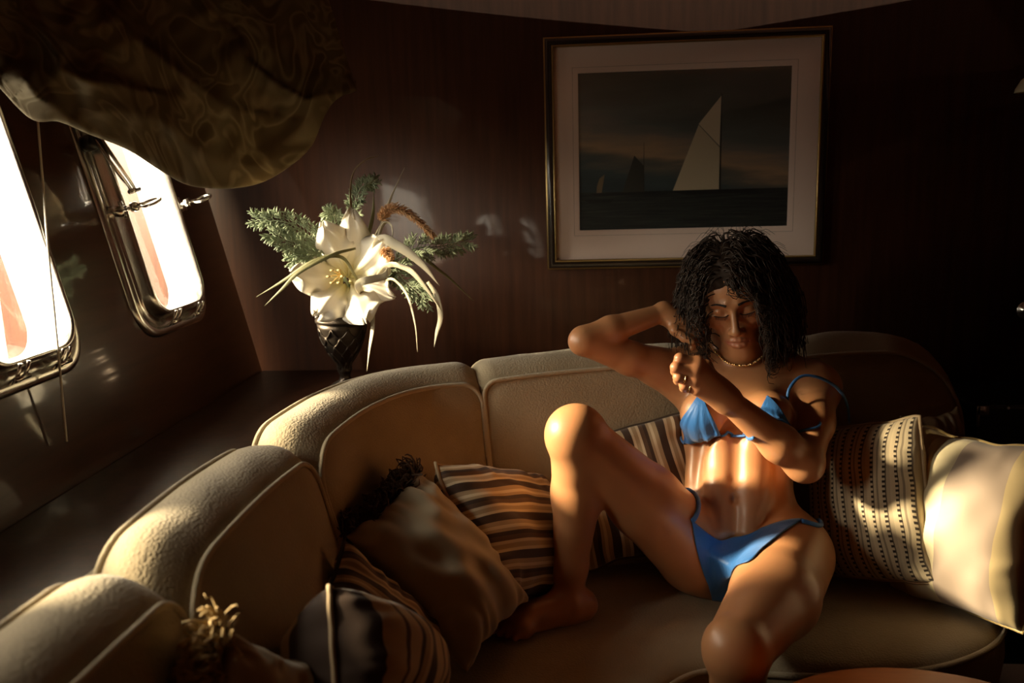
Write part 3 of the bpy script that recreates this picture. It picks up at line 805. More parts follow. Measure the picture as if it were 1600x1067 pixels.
fern([(540, 440), (505, 400), (465, 385), (428, 368)], [2.26, 2.18, 2.15, 2.14], M['leaf_blue'], 'blue-green needle sprig just below the longest sprig', 2)
fern([(540, 440), (510, 405), (485, 400), (460, 405)], [2.26, 2.18, 2.16, 2.15], M['leaf_blue'], 'low needle sprig tucked against the lily', 3, .04, 20)
fern([(545, 430), (528, 370), (522, 340), (516, 335)], [2.26, 2.22, 2.2, 2.2], M['leaf_blue'], 'short upright needle sprig behind the lily', 4, .035, 18)
fern([(560, 440), (552, 350), (560, 300), (582, 284)], [2.28, 2.26, 2.25, 2.25], M['leaf'], 'dark needle sprig rising beside the curled tendril', 5, .03, 22)
fern([(580, 450), (612, 425), (640, 445), (668, 470)], [2.26, 2.2, 2.16, 2.14], M['leaf'], 'dark needle sprig drooping on the wall side of the urn', 6, .04, 22)
fern([(580, 440), (640, 392), (690, 385), (730, 378)], [2.28, 2.28, 2.3, 2.31], M['leaf'], 'dark leafy sprig added as the reflection of the bouquet in the back wall', 7, .045, 26)  # solid sprig added in place of the bouquet's reflection in the varnished wall
# ------------------------------------------------------------------ gathered blind hanging in front of the portlights
def on_hull(px, py, n):
    d = ray(px, py); nv = np.array([1, 0, SL])/HN
    t = ((hull(0, 0, 0)-CAM) @ nv + n)/(d @ nv)
    return CAM+d*t
low = spline([(-190, -90, 0), (-80, 40, 0), (0, 132, 0), (50, 182, 0), (92, 186, 0), (140, 206, 0), (200, 230, 0), (250, 262, 0), (290, 284, 0), (330, 291, 0), (370, 290, 0), (410, 281, 0), (450, 258, 0), (485, 226, 0), (505, 180, 0), (525, 152, 0), (556, 139, 0)], 150)[:, :2]
ridges = [  # crest polylines in the view the blind was measured from, with height, widths below / above
    ([(180, -20), (190, 30), (215, 62), (262, 98), (310, 135), (345, 165), (362, 168)], .045, 60, 12),
    ([(300, -30), (335, 18), (378, 58), (388, 92), (430, 128), (475, 152), (520, 146), (558, 136)], .05, 42, 11),
    ([(36, -20), (70, 45), (92, 82), (94, 108), (140, 128), (196, 136)], .04, 38, 10),
    ([(0, 128), (40, 120), (60, 150), (92, 170)], .03, 22, 8),
    ([(95, 190), (180, 170), (250, 190), (330, 250), (400, 262), (460, 235)], .02, 50, 40),
]
def pdist(P, poly):
    best = np.full(len(P), 1e9); sg = np.zeros(len(P)); fade = np.zeros(len(P))
    poly = np.array(poly, float); m = len(poly)-1
    for i in range(m):
        a, b = poly[i], poly[i+1]; ab = b-a; L2 = ab @ ab
        t = np.clip(((P-a) @ ab)/L2, 0, 1); q = a+t[:, None]*ab; d = np.linalg.norm(P-q, axis=1)
        cr = ab[0]*(P[:, 1]-a[1])-ab[1]*(P[:, 0]-a[0])
        k = d < best; best[k] = d[k]; sg[k] = np.sign(cr[k]); s = (i+t)/m
        fade[k] = np.sin(PI*np.clip(s, .04, .97))[k]**.6
    return best, sg, fade
NR, NC = 110, len(low)
vs, uvv = [], []
for r in range(NR):
    v = r/(NR-1)
    vv = min(1, v/.86)
    P = np.stack([low[:, 0]*(vv)+np.linspace(-190, 455, NC)*(1-vv), low[:, 1]*vv+(-190)*(1-vv)], 1)
    xx = np.linspace(0, 1, NC)
    nb = .085+.085*np.sin(PI*np.clip(xx*1.02, 0, 1))**.7*(vv**1.2)
    for poly, A, wl, wu in ridges:
        d, sg, fd = pdist(P, poly)
        nb = nb+1.7*A*fd*np.where(sg > 0, np.exp(-(d/wl)), np.exp(-(d/wu)**1.3))
    nb = nb+.006*fsum(P[:, 0]/28, P[:, 1]/28, 77)
    if v > .86:
        q = (v-.86)/.14
        nb = nb*(1-q*.55)-.01*q; P = P-np.stack([0*xx, 14*math.sin(q*PI/2)*np.ones(NC)-10*math.sin(q*PI)], 1)
    yb = np.interp(P[:, 0], [-190, 0, 130, 260, 400, 560], [1.42, 1.60, 1.80, 2.02, 2.22, 2.36])
    yb = yb-1.5*(nb-.06)-.05*(1-vv)
    for j in range(NC):
        vs.append(at(P[j, 0], P[j, 1], y=yb[j])); uvv.append((xx[j]*1.5, v))
fs = [(r*NC+j, r*NC+j+1, (r+1)*NC+j+1, (r+1)*NC+j) for r in range(NR-1) for j in range(NC-1)]
bm_ = bpy.data.materials.new('damask_blind'); bm_.use_nodes = True
nt, ns, lk, b = nodes(bm_)
v_ = mapping(nt, 'UV', (1.0, .8, 1)); nz = noise(nt, v_, 5.5, 1.5, .4); nz.inputs['Distortion'].default_value = 1.6
r = ramp(nt, [(.0, (.20, .155, .085)), (.38, (.21, .16, .09)), (.43, (.36, .295, .18)), (.50, (.235, .185, .105)), (.55, (.22, .17, .095)), (.60, (.38, .31, .19)), (.68, (.22, .17, .095))]); lk.new(nz.outputs[0], r.inputs[0]); lk.new(r.outputs[0], b.inputs['Base Color'])
b.inputs['Roughness'].default_value = .85; b.inputs['Specular IOR Level'].default_value = .15
tl = ns.new('ShaderNodeBsdfTranslucent'); lk.new(r.outputs[0], tl.inputs[0]); mx = ns.new('ShaderNodeMixShader'); mx.inputs[0].default_value = .42
lk.new(b.outputs[0], mx.inputs[1]); lk.new(tl.outputs[0], mx.inputs[2]); lk.new(mx.outputs[0], ns['Material Output'].inputs[0])
fn = noise(nt, mapping(nt, 'UV', (300, 300, 1)), 1.0, 2); bump(nt, fn.outputs[0], .3, .001)
bl = empty('fabric_blind', (-1.0, 1.7, 1.5), 'bunched olive damask blind sagging over the portlights', 'blind')
o = mk('fabric', vs, fs, bm_, bl, True, uvv)
so = o.modifiers.new('t', 'SOLIDIFY'); so.thickness = .003
M['white_cord'] = mat('cream_cord', (.80, .74, .62), .6)
MB().tube(spline([on_hull(54, 120, .055), on_hull(60, 200, .05), on_hull(68, 300, .05), on_hull(76, 400, .05), on_hull(88, 520, .045), on_hull(104, 690, .02)], 40), .0024, 8).build('pull_cord', M['white_cord'], bl)
# batten that carries the blind along the hull
MB().box((hull(1.4, hb(1.98), .05)), (.02, .95, .02)).build('headrail', M['hull_wood'], bl, False)
# ------------------------------------------------------------------ the person: one continuous surface from blended volumes
class Body:
    def __init__(s): s.p = []; s.bx = None
    def cone(s, a, b, ra, rb, k=.02, flat=None, op='u', tag_=''):
        """round cone; flat=(direction, factor) squashes the section along a direction"""
        s.p.append(('c', np.asarray(a, float), np.asarray(b, float), ra, rb, k, flat, op, tag_)); return s
    def ell(s, c, r, axes=None, k=.02, op='u', tag_=''):
        ax = np.eye(3) if axes is None else np.asarray(axes, float)
        s.p.append(('e', np.asarray(c, float), np.asarray(r, float)*np.ones(3), ax, None, k, None, op, tag_)); return s
    def chain(s, pts, rs, k=.015, **kw):
        for i in range(len(pts)-1): s.cone(pts[i], pts[i+1], rs[i], rs[i+1], k, **kw)
        return s
    @staticmethod
    def prim(pr, P):
        if pr[0] == 'c':
            _, a, b, ra, rb, k, flat, op, _t = pr
            q = P-a; ab = b-a; sc = 1.0
            t = np.clip((q @ ab)/(ab @ ab), 0, 1)
            d = q-t[..., None]*ab
            if flat is not None:
                n, f = flat; n = unit(n); dn = d @ n
                d = d+(dn*(1/f-1))[..., None]*n; sc = (1+f)/2
            return (np.sqrt((d*d).sum(-1))-(ra+(rb-ra)*t))*sc
        _, c, r, ax, _, k, _, op, _t = pr
        q = (P-c) @ ax.T
        k0 = np.sqrt(((q/r)**2).sum(-1)); k1 = np.sqrt(((q/(r*r))**2).sum(-1))+1e-9
        return k0*(k0-1)/k1
    @staticmethod
    def box(pr, m):
        if pr[0] == 'c':
            r = max(pr[3], pr[4])*1.02+m
            return np.minimum(pr[1], pr[2])-r, np.maximum(pr[1], pr[2])+r
        r = pr[2].max()+m
        return pr[1]-r, pr[1]+r
    @staticmethod
    def comb(D, d, k, op):
        if op == 'u':
            h = np.clip(.5+.5*(D-d)/k, 0, 1); return D*(1-h)+d*h-k*h*(1-h)
        h = np.clip(.5-.5*(D+d)/k, 0, 1); return D*(1-h)-d*h+k*h*(1-h)
    def eval(s, P):
        P = np.asarray(P, float); D = np.full(P.shape[:-1], .08)
        f = P.reshape(-1, 3); lo, hi = f.min(0)-.045, f.max(0)+.045
        if s.bx is None or len(s.bx[0]) != len(s.p):
            bb = [s.box(pr, pr[5]) for pr in s.p]; s.bx = (np.array([b_[0] for b_ in bb]), np.array([b_[1] for b_ in bb]))
        for i in np.where(((s.bx[0] < hi) & (s.bx[1] > lo)).all(1))[0]:
            pr = s.p[i]; D = s.comb(D, s.prim(pr, P), pr[5], pr[7])
        return D
    def grad(s, P, e=.0012):
        d0_ = s.eval(P); g = np.stack([s.eval(P+np.eye(3)[i]*e)-d0_ for i in range(3)], -1)
        return g/(np.linalg.norm(g, axis=-1, keepdims=True)+1e-12)
    def onto(s, P, off=.0, it=6):
        P = np.asarray(P, float).copy()
        for _ in range(it): P -= (s.eval(P)-off)[..., None]*s.grad(P)*.9
        return P
    def mesh(s, lo, hi, h):
        lo = np.asarray(lo, float); n = np.ceil((np.asarray(hi)-lo)/h).astype(int)+1
        D = np.full(n, .05, np.float32)
        for pr in s.p:
            a, b = s.box(pr, pr[5]+.022)
            i0 = np.maximum(np.floor((a-lo)/h).astype(int), 0); i1 = np.minimum(np.ceil((b-lo)/h).astype(int)+1, n)
            if (i1 <= i0).any(): continue
            g = [(lo[k]+h*np.arange(i0[k], i1[k])).astype(np.float32) for k in range(3)]
            P = np.stack(np.meshgrid(*g, indexing='ij'), -1)
            sl_ = tuple(slice(i0[k], i1[k]) for k in range(3))
            D[sl_] = s.comb(D[sl_], s.prim(pr, P).astype(np.float32), pr[5], pr[7])
        # naive surface nets
        S = D < 0
        c = np.zeros(n-1, np.int8)
        for dx in (0, 1):
            for dy in (0, 1):
                for dz in (0, 1): c += S[dx:n[0]-1+dx, dy:n[1]-1+dy, dz:n[2]-1+dz]
        act = (c > 0) & (c < 8); I = np.argwhere(act)
        idx = np.full(n-1, -1, np.int32); idx[act] = np.arange(len(I))
        acc = np.zeros((len(I), 3)); cnt = np.zeros(len(I))
        cor = [np.array(q) for q in ((0,0,0),(1,0,0),(0,1,0),(1,1,0),(0,0,1),(1,0,1),(0,1,1),(1,1,1))]
        val = [D[I[:, 0]+q[0], I[:, 1]+q[1], I[:, 2]+q[2]] for q in cor]
        for a, b in ((0,1),(2,3),(4,5),(6,7),(0,2),(1,3),(4,6),(5,7),(0,4),(1,5),(2,6),(3,7)):
            va, vb = val[a], val[b]; m = (va < 0) != (vb < 0); t = np.where(m, va/(va-vb+1e-12), 0)
            acc[m] += (cor[a]+(cor[b]-cor[a])*t[:, None])[m]; cnt[m] += 1
        V = lo+h*(I+acc/cnt[:, None])
        Q = []
        for ax in range(3):
            o1, o2 = [(1, 2), (2, 0), (0, 1)][ax]
            sA = [slice(1, n[k]-1) for k in range(3)]; sA[ax] = slice(0, n[ax]-1)
            sB = list(sA); sB[ax] = slice(1, n[ax])
            a_, b_ = S[tuple(sA)], S[tuple(sB)]
            E = np.argwhere(a_ != b_); inside = a_[a_ != b_]
            base = E.copy()
            for k in range(3):
                if k != ax: base[:, k] += 1
            def vid(d1, d2):
                q = base.copy(); q[:, o1] += d1; q[:, o2] += d2; return idx[q[:, 0], q[:, 1], q[:, 2]]
            quad = np.stack([vid(-1, -1), vid(0, -1), vid(0, 0), vid(-1, 0)], 1)
            quad[~inside] = quad[~inside][:, ::-1]
            Q.append(quad)
        return V, np.concatenate(Q)

BD = Body()
A = np.array
def J(px, py, y): return at(px, py, y=y)
# ---- joints (her right side is nearer the portlights)
hipR, hipL = A([.240, 1.752, .527]), A([.410, 1.745, .522])
kneeR = J(897, 678, 1.625); ankR = J(889, 938, 1.63)
kneeL = J(1152, 1012, 1.365); ankL = A([.262, 1.335, .10])
shR = J(1066, 580, 1.955); elR = J(915, 530, 1.87); wrR = J(1038, 488, 1.935)
shL = J(1276, 604, 1.915); elL = J(1256, 722, 1.74); wrL = J(1135, 624, 1.68)
pelv = A([.325, 1.785, .525]); belly = A([.325, 1.815, .655]); ribs = A([.337, 1.885, .760]); chest = A([.355, 1.93, .835]); neck = A([.358, 1.952, .885])
tf = unit(A([-.22, -.93, .28]))                    # the way the chest faces
tx = unit(np.cross(A([0, 0, 1.0]), tf))*-1         # her left -> image right
tx = unit(tx-tf*(tx @ tf)); tx = tx if tx[0] > 0 else -tx
FL = lambda f: (tf, f)
# torso
BD.cone(pelv, belly, .128, .106, .03, FL(.70))
BD.cone(belly, ribs, .104, .118, .03, FL(.70))
BD.cone(ribs, chest, .118, .108, .03, FL(.66))
BD.cone(shR+A([.03, .0, -.02]), shL+A([-.03, .0, -.015]), .052, .052, .05, FL(.85))
BD.cone(chest, neck, .085, .058, .05, FL(.75))
for s, h in ((-1, hipR), (1, hipL)):
    BD.ell(h+A([s*.004, .03, -.008]), (.090, .095, .085), None, .06)
# ---- breasts, collar bones, rib arch, abdominal grooves
brR = ribs+tx*-.068+tf*.070+A([0, 0, .028]); brL = ribs+tx*.062+tf*.070+A([0, 0, .030])
BD.ell(brR, (.054, .050, .054), None, .035); BD.ell(brL, (.054, .050, .054), None, .035)
for s, sh in ((-1, shR), (1, shL)):
    BD.cone(neck+tf*.040+tx*s*.018+A([0, 0, -.012]), sh+tf*.018+A([0, 0, .036]), .009, .010, .022)
    BD.cone(neck+A([0, 0, .05]), sh+A([-s*.03, .01, .022]), .030, .028, .05)          # trapezius
ab = lambda u, v, d: belly+tx*u+(ribs-belly)*v+tf*d
for s in (-1, 1):
    BD.cone(ab(s*.030, .85, .061), ab(s*.032, -.05, .063), .024, .022, .030)           # rectus
    BD.cone(ab(s*.032, -.05, .064), ab(s*.026, -.75, .062), .022, .018, .03)
    BD.cone(ab(s*.078, .70, .058), ab(s*.088, -.20, .050), .006, .006, .03, op='s')
    BD.cone(ab(s*.020, 1.02, .088), ab(s*.085, .55, .066), .007, .006, .022, op='s')   # below the rib arch
BD.cone(ab(0, 1.05, .0945), ab(0, .15, .0965), .006, .004, .026, op='s')
nav = BD.onto(J(1139, 776, 1.75)[None], 0)[0]
BD.ell(nav+A([0, 0, -.0]), (.0055, .009, .0085), None, .008, op='s')
# ---- legs
mR = (hipR+kneeR)/2+A([.01, .015, -.018])
BD.chain([hipR+A([-.01, 0, 0]), mR, kneeR], [.087, .075, .053], .02)
BD.ell(kneeR+A([-.012, -.014, .004]), (.036, .036, .040), None, .03); BD.ell(kneeR+A([.012, .004, .016]), (.040, .038, .034), None, .03)
cR = kneeR*.62+ankR*.38+A([.010, .028, 0])
BD.chain([kneeR+A([0, 0, -.02]), cR, kneeR*.2+ankR*.8+A([0, .012, 0]), ankR], [.047, .050, .034, .030], .02)
mL = (hipL+kneeL)/2+A([.022, .0, .002])
BD.chain([hipL+A([.012, 0, 0]), mL, kneeL], [.092, .081, .055], .02)
BD.ell(kneeL+A([-.008, -.012, .004]), (.050, .046, .052), None, .02)
BD.chain([kneeL+A([0, 0, -.02]), kneeL*.62+ankL*.38+A([.005, .03, 0]), kneeL*.2+ankL*.8+A([0, .012, 0]), ankL], [.047, .050, .034, .030], .02)
# feet: heel, arch, ball and five toes
def foot(ank, fdir_, zf, side):
    f = unit(A([fdir_[0], fdir_[1], 0])); s_ = A([f[1], -f[0], 0])*side          # towards the big toe
    heel = A([ank[0], ank[1], zf+.026])-f*.030
    BD.cone(ank, heel, .030, .027, .02); ball = A([ank[0], ank[1], zf+.022])+f*.125
    BD.cone(ank+f*.012+A([0, 0, -.01]), A([ank[0], ank[1], zf+.036])+f*.085, .030, .026, .025)
    BD.cone(heel, ball, .024, .022, .03); BD.cone(ball-s_*.026-f*.01, ball+s_*.022+f*.006, .018, .021, .02)
    for i in range(5):
        b = ball+s_*(.030-.0155*i)+f*(.012-.006*i*.9)+A([0, 0, -.004])
        L_ = .038-.004*i; r_ = .0115 if i == 0 else .0085-.0004*i
        BD.chain([b, b+f*L_*.55+A([0, 0, .003]), b+f*L_+A([0, 0, -.005])], [r_+.001, r_, r_*.95], .005)
    for q in (-1, 1): BD.ell(ank+s_*q*.026+A([0, 0, .0]), (.011, .012, .013), None, .012)
foot(ankR, (-.86, -.50), SEAT_Z, 1)
foot(ankL, (-.25, -.97), .0, 1)
# ---- arms
BD.ell(shR, (.054, .050, .050), None, .03); BD.ell(shL+A([0, 0, -.004]), (.052, .050, .052), None, .03)
BD.chain([shR, shR*.45+elR*.55+A([0, 0, -.010]), elR+A([0, 0, -.006])], [.045, .037, .031], .015)
BD.ell(elR+A([-.014, 0, -.004]), (.020, .022, .022), None, .025)
BD.chain([elR, elR*.68+wrR*.32+A([0, 0, .002]), wrR], [.030, .030, .0205], .012)
BD.chain([shL, shL*.5+elL*.5+A([.006, 0, 0]), elL], [.047, .041, .036], .02)
BD.ell(elL+A([.004, .0, -.010]), (.030, .030, .028), None, .02)
BD.chain([elL, elL*.66+wrL*.34+A([.003, 0, -.004]), wrL], [.036, .037, .0235], .02)
BD.cone(shR+A([.045, -.01, -.065]), shR*.75+elR*.25+A([0, 0, -.02]), .036, .030, .04)       # the raised arm's shoulder fold

# ---- hands
def finger(pts, r, k=.0045): BD.chain(pts, list(np.linspace(r, r*.82, len(pts))), k)
# her left hand: loose fist at the top of the bikini cup
mcp = [J(1090, 567, 1.655), J(1086, 580, 1.648), J(1085, 594, 1.650), J(1088, 606, 1.657)]
pip = [J(1062, 560, 1.650), J(1056, 574, 1.642), J(1060, 589, 1.645), J(1069, 602, 1.652)]
dip = [J(1060, 566, 1.685), J(1056, 580, 1.680), J(1060, 594, 1.680), J(1069, 606, 1.682)]
tip = [J(1078, 572, 1.697), J(1076, 586, 1.694), J(1078, 599, 1.693), J(1084, 609, 1.692)]
for i in range(4):
    BD.cone(wrL, mcp[i], .022, .0140, .014, ((CAM-wrL), .80))
    BD.ell(mcp[i], .0118, None, .006)
    finger([mcp[i], pip[i], dip[i], tip[i]], (.0108, .0112, .0108, .0098)[i])
BD.cone(J(1122, 606, 1.685), J(1098, 588, 1.680), .020, .018, .02)
thL = [J(1122, 600, 1.690), J(1104, 572, 1.690), J(1084, 566, 1.685), J(1070, 571, 1.690)]
finger(thL, .0115, .008)
# her right hand: slid under the hair behind the neck
m2 = [J(1071, 492, 1.925), J(1070, 502, 1.913), J(1066, 512, 1.907), J(1060, 520, 1.907)]
t2 = [J(1096, 512, 1.900), J(1097, 522, 1.888), J(1094, 534, 1.885), J(1086, 541, 1.888)]
for i in range(4):
    BD.cone(wrR, m2[i], .018, .0115, .014)
    L_ = t2[i]-m2[i]
    finger([m2[i], m2[i]+L_*.45+A([.004, .0, .006]), m2[i]+L_*.85+A([.003, .004, .0]), t2[i]+A([-.006, .004, -.004])], (.0092, .0095, .0092, .0082)[i])
finger([wrR+A([.012, -.005, -.014]), J(1054, 516, 1.900), J(1070, 528, 1.890), J(1082, 533, 1.882)], .0105, .008)

# ---- head: frame looking at the room, bowed and tilted
hc = J(1150, 468, 1.935)
hf0 = unit(CAM-hc); hf0 = unit(A([hf0[0]-.03, hf0[1], 0]))
PD = math.radians(15)
hf = unit(hf0*math.cos(PD)+A([0, 0, -math.sin(PD)])); hu = unit(A([0, 0, 1.])-hf*hf[2]); hr = np.cross(hu, hf); hr = hr if hr[0] > 0 else -hr
RL = math.radians(-9.0)
hr, hu = hr*math.cos(RL)+hu*-math.sin(RL)*-1*-1, hu*math.cos(RL)+hr*math.sin(RL)
hr = unit(hr-hu*(hr @ hu)); HA = np.stack([hr, hf, hu])
H = lambda x, y, z: hc+hr*x+hf*y+hu*z
HE = lambda c, r, k, op='u', t='': BD.ell(H(*c), r, HA, k, op, t)
HC = lambda a, b, ra, rb, k, op='u', t='': BD.cone(H(*a), H(*b), ra, rb, k, None, op, t)
BD.cone(neck+A([0, .0, -.01]), H(0, -.030, -.055), .054, .047, .03)
HE((0, -.014, .040), (.073, .090, .082), .02)
HE((0, .028, -.012), (.059, .058, .082), .03)
HE((0, .050, .048), (.056, .036, .040), .03)
for s in (-1, 1):
    HC((s*.053, .0, -.048), (s*.014, .070, -.096), .018, .016, .025)
    HE((s*.040, .056, -.014), (.020, .021, .017), .022)
    HC((s*.012, .088, .027), (s*.042, .074, .028), .0075, .006, .014)
    HE((s*.031, .098, .010), (.015, .016, .0115), .014, 's')
    HE((s*.0305, .0685, .009), (.0155, .0165, .0135), .003)
    HC((s*.046, .078, .001), (s*.018, .083, -.003), .0035, .003, .006)
    HE((s*.0112, .0985, -.0335), (.0075, .0095, .0072), .005)
    HE((s*.0065, .1055, -.0405), (.0032, .005, .0024), .003, 's')
    HE((s*.073, -.012, -.006), (.008, .017, .029), .008)
HE((0, .074, -.096), (.017, .014, .014), .018)
HC((0, .086, .022), (0, .108, -.026), .0068, .0085, .010)
HE((0, .1095, -.0300), (.0098, .0095, .0088), .005)
HE((0, .072, -.058), (.032, .022, .026), .02)
LIPU = [(-.0235, .083, -.0600), (-.012, .0915, -.0565), (-.004, .0952, -.0545), (.004, .0952, -.0545), (.012, .0915, -.0565), (.0235, .083, -.0600)]
LIPL = [(-.0220, .083, -.0625), (-.010, .0915, -.0670), (0, .0938, -.0680), (.010, .0915, -.0670), (.0220, .083, -.0625)]
BD.chain([H(*q) for q in LIPU], [.0026, .0045, .0050, .0050, .0045, .0026], .003)
BD.chain([H(*q) for q in LIPL], [.0026, .0055, .0062, .0055, .0026], .003)
BD.chain([H(-.021, .0885, -.0612), H(-.008, .0985, -.0612), H(.008, .0985, -.0612), H(.021, .0885, -.0612)], [.0010, .0012, .0012, .0010], .003, op='s')

# ---- mesh: fine grid at head and hands, coarser elsewhere
boxes = [(H(0, 0, 0)-A([.105, .145, .125]), H(0, 0, 0)+A([.105, .13, .16]), .0016),
         (A([J(1045, 560, 1.65)[0], 1.625, .86]), A([wrL[0]-.012, 1.735, .985]), .0016)]
VV, FF, off = [], [], 0
def take(V, Q, keep):
    global off
    q = Q[keep]; used = np.unique(q); mp_ = np.full(len(V), -1, int); mp_[used] = np.arange(len(used))
    VV.append(V[used]); FF.append(mp_[q]+off); off += len(used)
V, Q = BD.mesh((-.24, 1.22, -.01), (.62, 2.09, 1.22), .0032)
inb = np.zeros(len(V), bool)
for lo_, hi_, h_ in boxes: inb |= ((V > lo_+.004) & (V < hi_-.004)).all(1)
take(V, Q, ~inb[Q].all(1))
for lo_, hi_, h_ in boxes:
    V, Q = BD.mesh(lo_, hi_, h_)
    take(V, Q, np.ones(len(Q), bool))
V = np.concatenate(VV); Q = np.concatenate(FF)
# skin colour: base tan, rosier on lips, knees, knuckles, fingertips
col = np.tile(A([.50, .235, .105]), (len(V), 1))
def tint(pts, r, c, amt):
    pts = np.asarray(pts)
    d = np.full(len(V), 9.)
    near = np.where(np.linalg.norm(V-pts.mean(0), axis=1) < .12)[0]
    for p in pts: d[near] = np.minimum(d[near], np.linalg.norm(V[near]-p, axis=1))
    w = np.clip(1.25-d/r, 0, 1)[:, None]*amt
    col[:] = col*(1-w)+A(c)*w
tint(spline([H(*q) for q in LIPU], 24), .0062, (.42, .115, .085), .85)
tint(spline([H(*q) for q in LIPL], 24), .0072, (.44, .13, .095), .85)
for s in (-1, 1): tint([H(s*.042, .070, -.020)], .026, (.50, .18, .09), .35)
for p_ in mcp+pip+[kneeR+A([-.02, -.04, .03]), kneeL+A([-.01, -.04, .02]), elR+A([-.03, 0, 0])]: tint([p_], .022, (.52, .20, .11), .4)
M['skin'] = vcol_mat('sun_tanned_skin', .42, Subsurface_Weight=.12, Subsurface_Scale=.008, Coat_Weight=.18, Coat_Roughness=.3)
M['skin'].node_tree.nodes['Principled BSDF'].inputs['Subsurface Radius'].default_value = (1.0, .35, .2)
_nt = M['skin'].node_tree
_n = noise(_nt, mapping(_nt, 'Object'), 420, 3); bump(_nt, _n.outputs[0], .10, .0008)
person = empty('person', (.33, 1.78, .44), 'seated woman in a blue bikini with one knee raised, looking down', 'person')
body = mk('body', V, Q, M['skin'], person, True, None, col)

# ---- brows and lashes
M['brow'] = mat('dark_brow_hair', (.018, .010, .007), .6)
for s in (-1, 1):
    br = MB(); rr = np.random.RandomState(4); tt_ = np.linspace(0, 1, 90)
    P0 = A([H(s*(.012+.038*t), .100, .0265+.0080*math.sin(t*2.2)-.003*t+rr.uniform(-.0034, .0034)*(1-.6*t)) for t in tt_])
    Q0 = BD.onto(P0, .0004); Q1 = BD.onto(Q0+hr*s*.0062+hu*(.003-.005*tt_)[:, None], .0010)
    for q0, q1 in zip(Q0, Q1): br.tube([q0, (q0+q1)/2+hf*.0008, q1], [.0008, .0008, .0004], 4, caps=False)
    br.build('eyebrow', M['brow'], person)
    lash = list(BD.onto(A([H(s*.0305+.0145*t, .092, .0035-.0035*(1-t*t)) for t in np.linspace(-1, 1, 13)]), .0005))
    lb = MB().tube(lash, .0011, 6)
    for p_ in lash[1:-1]: lb.tube([p_, p_+hf*.004-hu*.004, p_+hf*.008-hu*.0045], [.0006, .0005, .0002], 4, caps=False)
    lb.build('eyelashes', M['brow'], person)

# ---- hair: a dark mass under many loose curls
hs = Body()
hs.ell(H(0, -.010, .046), (.082, .102, .084), HA, .02)
hs.ell(H(-.058, -.030, .012), (.038, .060, .066), HA, .04); hs.ell(H(.056, -.030, -.005), (.046, .066, .080), HA, .04)
hs.ell(H(.062, -.015, -.072), (.036, .048, .058), HA, .04); hs.ell(H(-.045, -.055, -.060), (.030, .035, .05), HA, .04)
hs.ell(H(0, -.075, -.06), (.075, .045, .10), HA, .04)
hs.ell(H(-.004, .100, -.020), (.059, .075, .082), HA, .012, 's')             # opening for the face
hs.ell(H(-.004, .118, .018), (.050, .080, .048), HA, .012, 's')
HV, HQ = hs.mesh(hc-A([.18, .2, .22]), hc+A([.18, .2, .2]), .004)
M['hair'] = mat('dark_curly_hair', (.024, .014, .009), .48, Specular_IOR_Level=.4)
nrm = hs.grad(HV)
HV = HV+nrm*(.005*fsum(HV[:, 0]*90, HV[:, 2]*90+HV[:, 1]*60, 3, 10))[:, None]
M['hair_under'] = mat('hair_mass', (.032, .019, .012), .7, Specular_IOR_Level=.2)
M['hair_curl'] = mat('brown_curls', (.032, .019, .012), .5, Specular_IOR_Level=.35)
hair = mk('hair', HV, HQ, M['hair_under'], person)
cb = MB(); rr = np.random.RandomState(12)
roots = HV[rr.choice(len(HV), 1150)]
for p0 in roots:
    l = HA @ (p0-hc)
    if l[2] < -.09 or (l[0] < -.045 and l[2] < .015): continue
    side = np.sign(l[0]+.012)                                   # parting a little to her right
    n0 = hs.grad(p0[None])[0]
    L_ = rr.uniform(.09, .17) if l[2] > -.02 else rr.uniform(.06, .11)
    if l[1] > .055 and abs(l[0]) < .055 and l[2] < .062: continue
    out = unit(hr*side*(.45+.4*rr.rand())+n0*.5-hf*.10)
    nst = 40; amp = rr.uniform(.006, .015); om = rr.uniform(9, 17); ph = rr.uniform(0, 6.28)
    pts = []; p = p0+n0*.002; d = unit(out+hu*.25*max(0, l[2]/.1))
    e1 = unit(np.cross(d, A([.3, .5, .8]))); e2 = np.cross(d, e1)
    for i in range(nst):
        s = i/(nst-1)
        wob = amp*min(1, s*2.0)*(1+.5*s)
        pts.append(p+e1*wob*math.cos(om*s*2.2+ph)+e2*wob*math.sin(om*s*2.2+ph))
        d = unit(d+A([0, 0, -1.0])*.17+rr.normal(0, .05, 3)); p = p+d*L_/nst
        ll = HA @ (p-hc)
        dd = hs.p[0]
        k0 = np.linalg.norm((p-H(0, -.022, .050)) @ HA.T/A([.090, .102, .094]))
        if k0 < 1: p = H(0, -.022, .050)+(p-H(0, -.022, .050))/k0
        if ll[1] > .05 and abs(ll[0]) < .060 and ll[2] < .055: p = p+hr*np.sign(ll[0])*(.062-abs(ll[0]))*.5
    cb.tube(pts, np.linspace(.0015, .0006, nst), 4, caps=False)
fl_ = [q for q in range(46)]
for q in fl_:                                                   # flyaway hairs
    a = rr.uniform(-1.3, 1.3); p = H(.075*math.sin(a), -.02+rr.uniform(-.05, .03), .05+.085*math.cos(a)); d = unit(H(math.sin(a), 0, math.cos(a))-hc+rr.normal(0, .35, 3))
    cb.tube(spline([p, p+d*.014, p+d*.026+hr*.010*np.sign(a), p+d*.022+hr*.03*np.sign(a)-hu*.012], 10), .00045, 3, caps=False)
tag(cb.build('curls', M['hair_curl'], hair), kind='stuff')

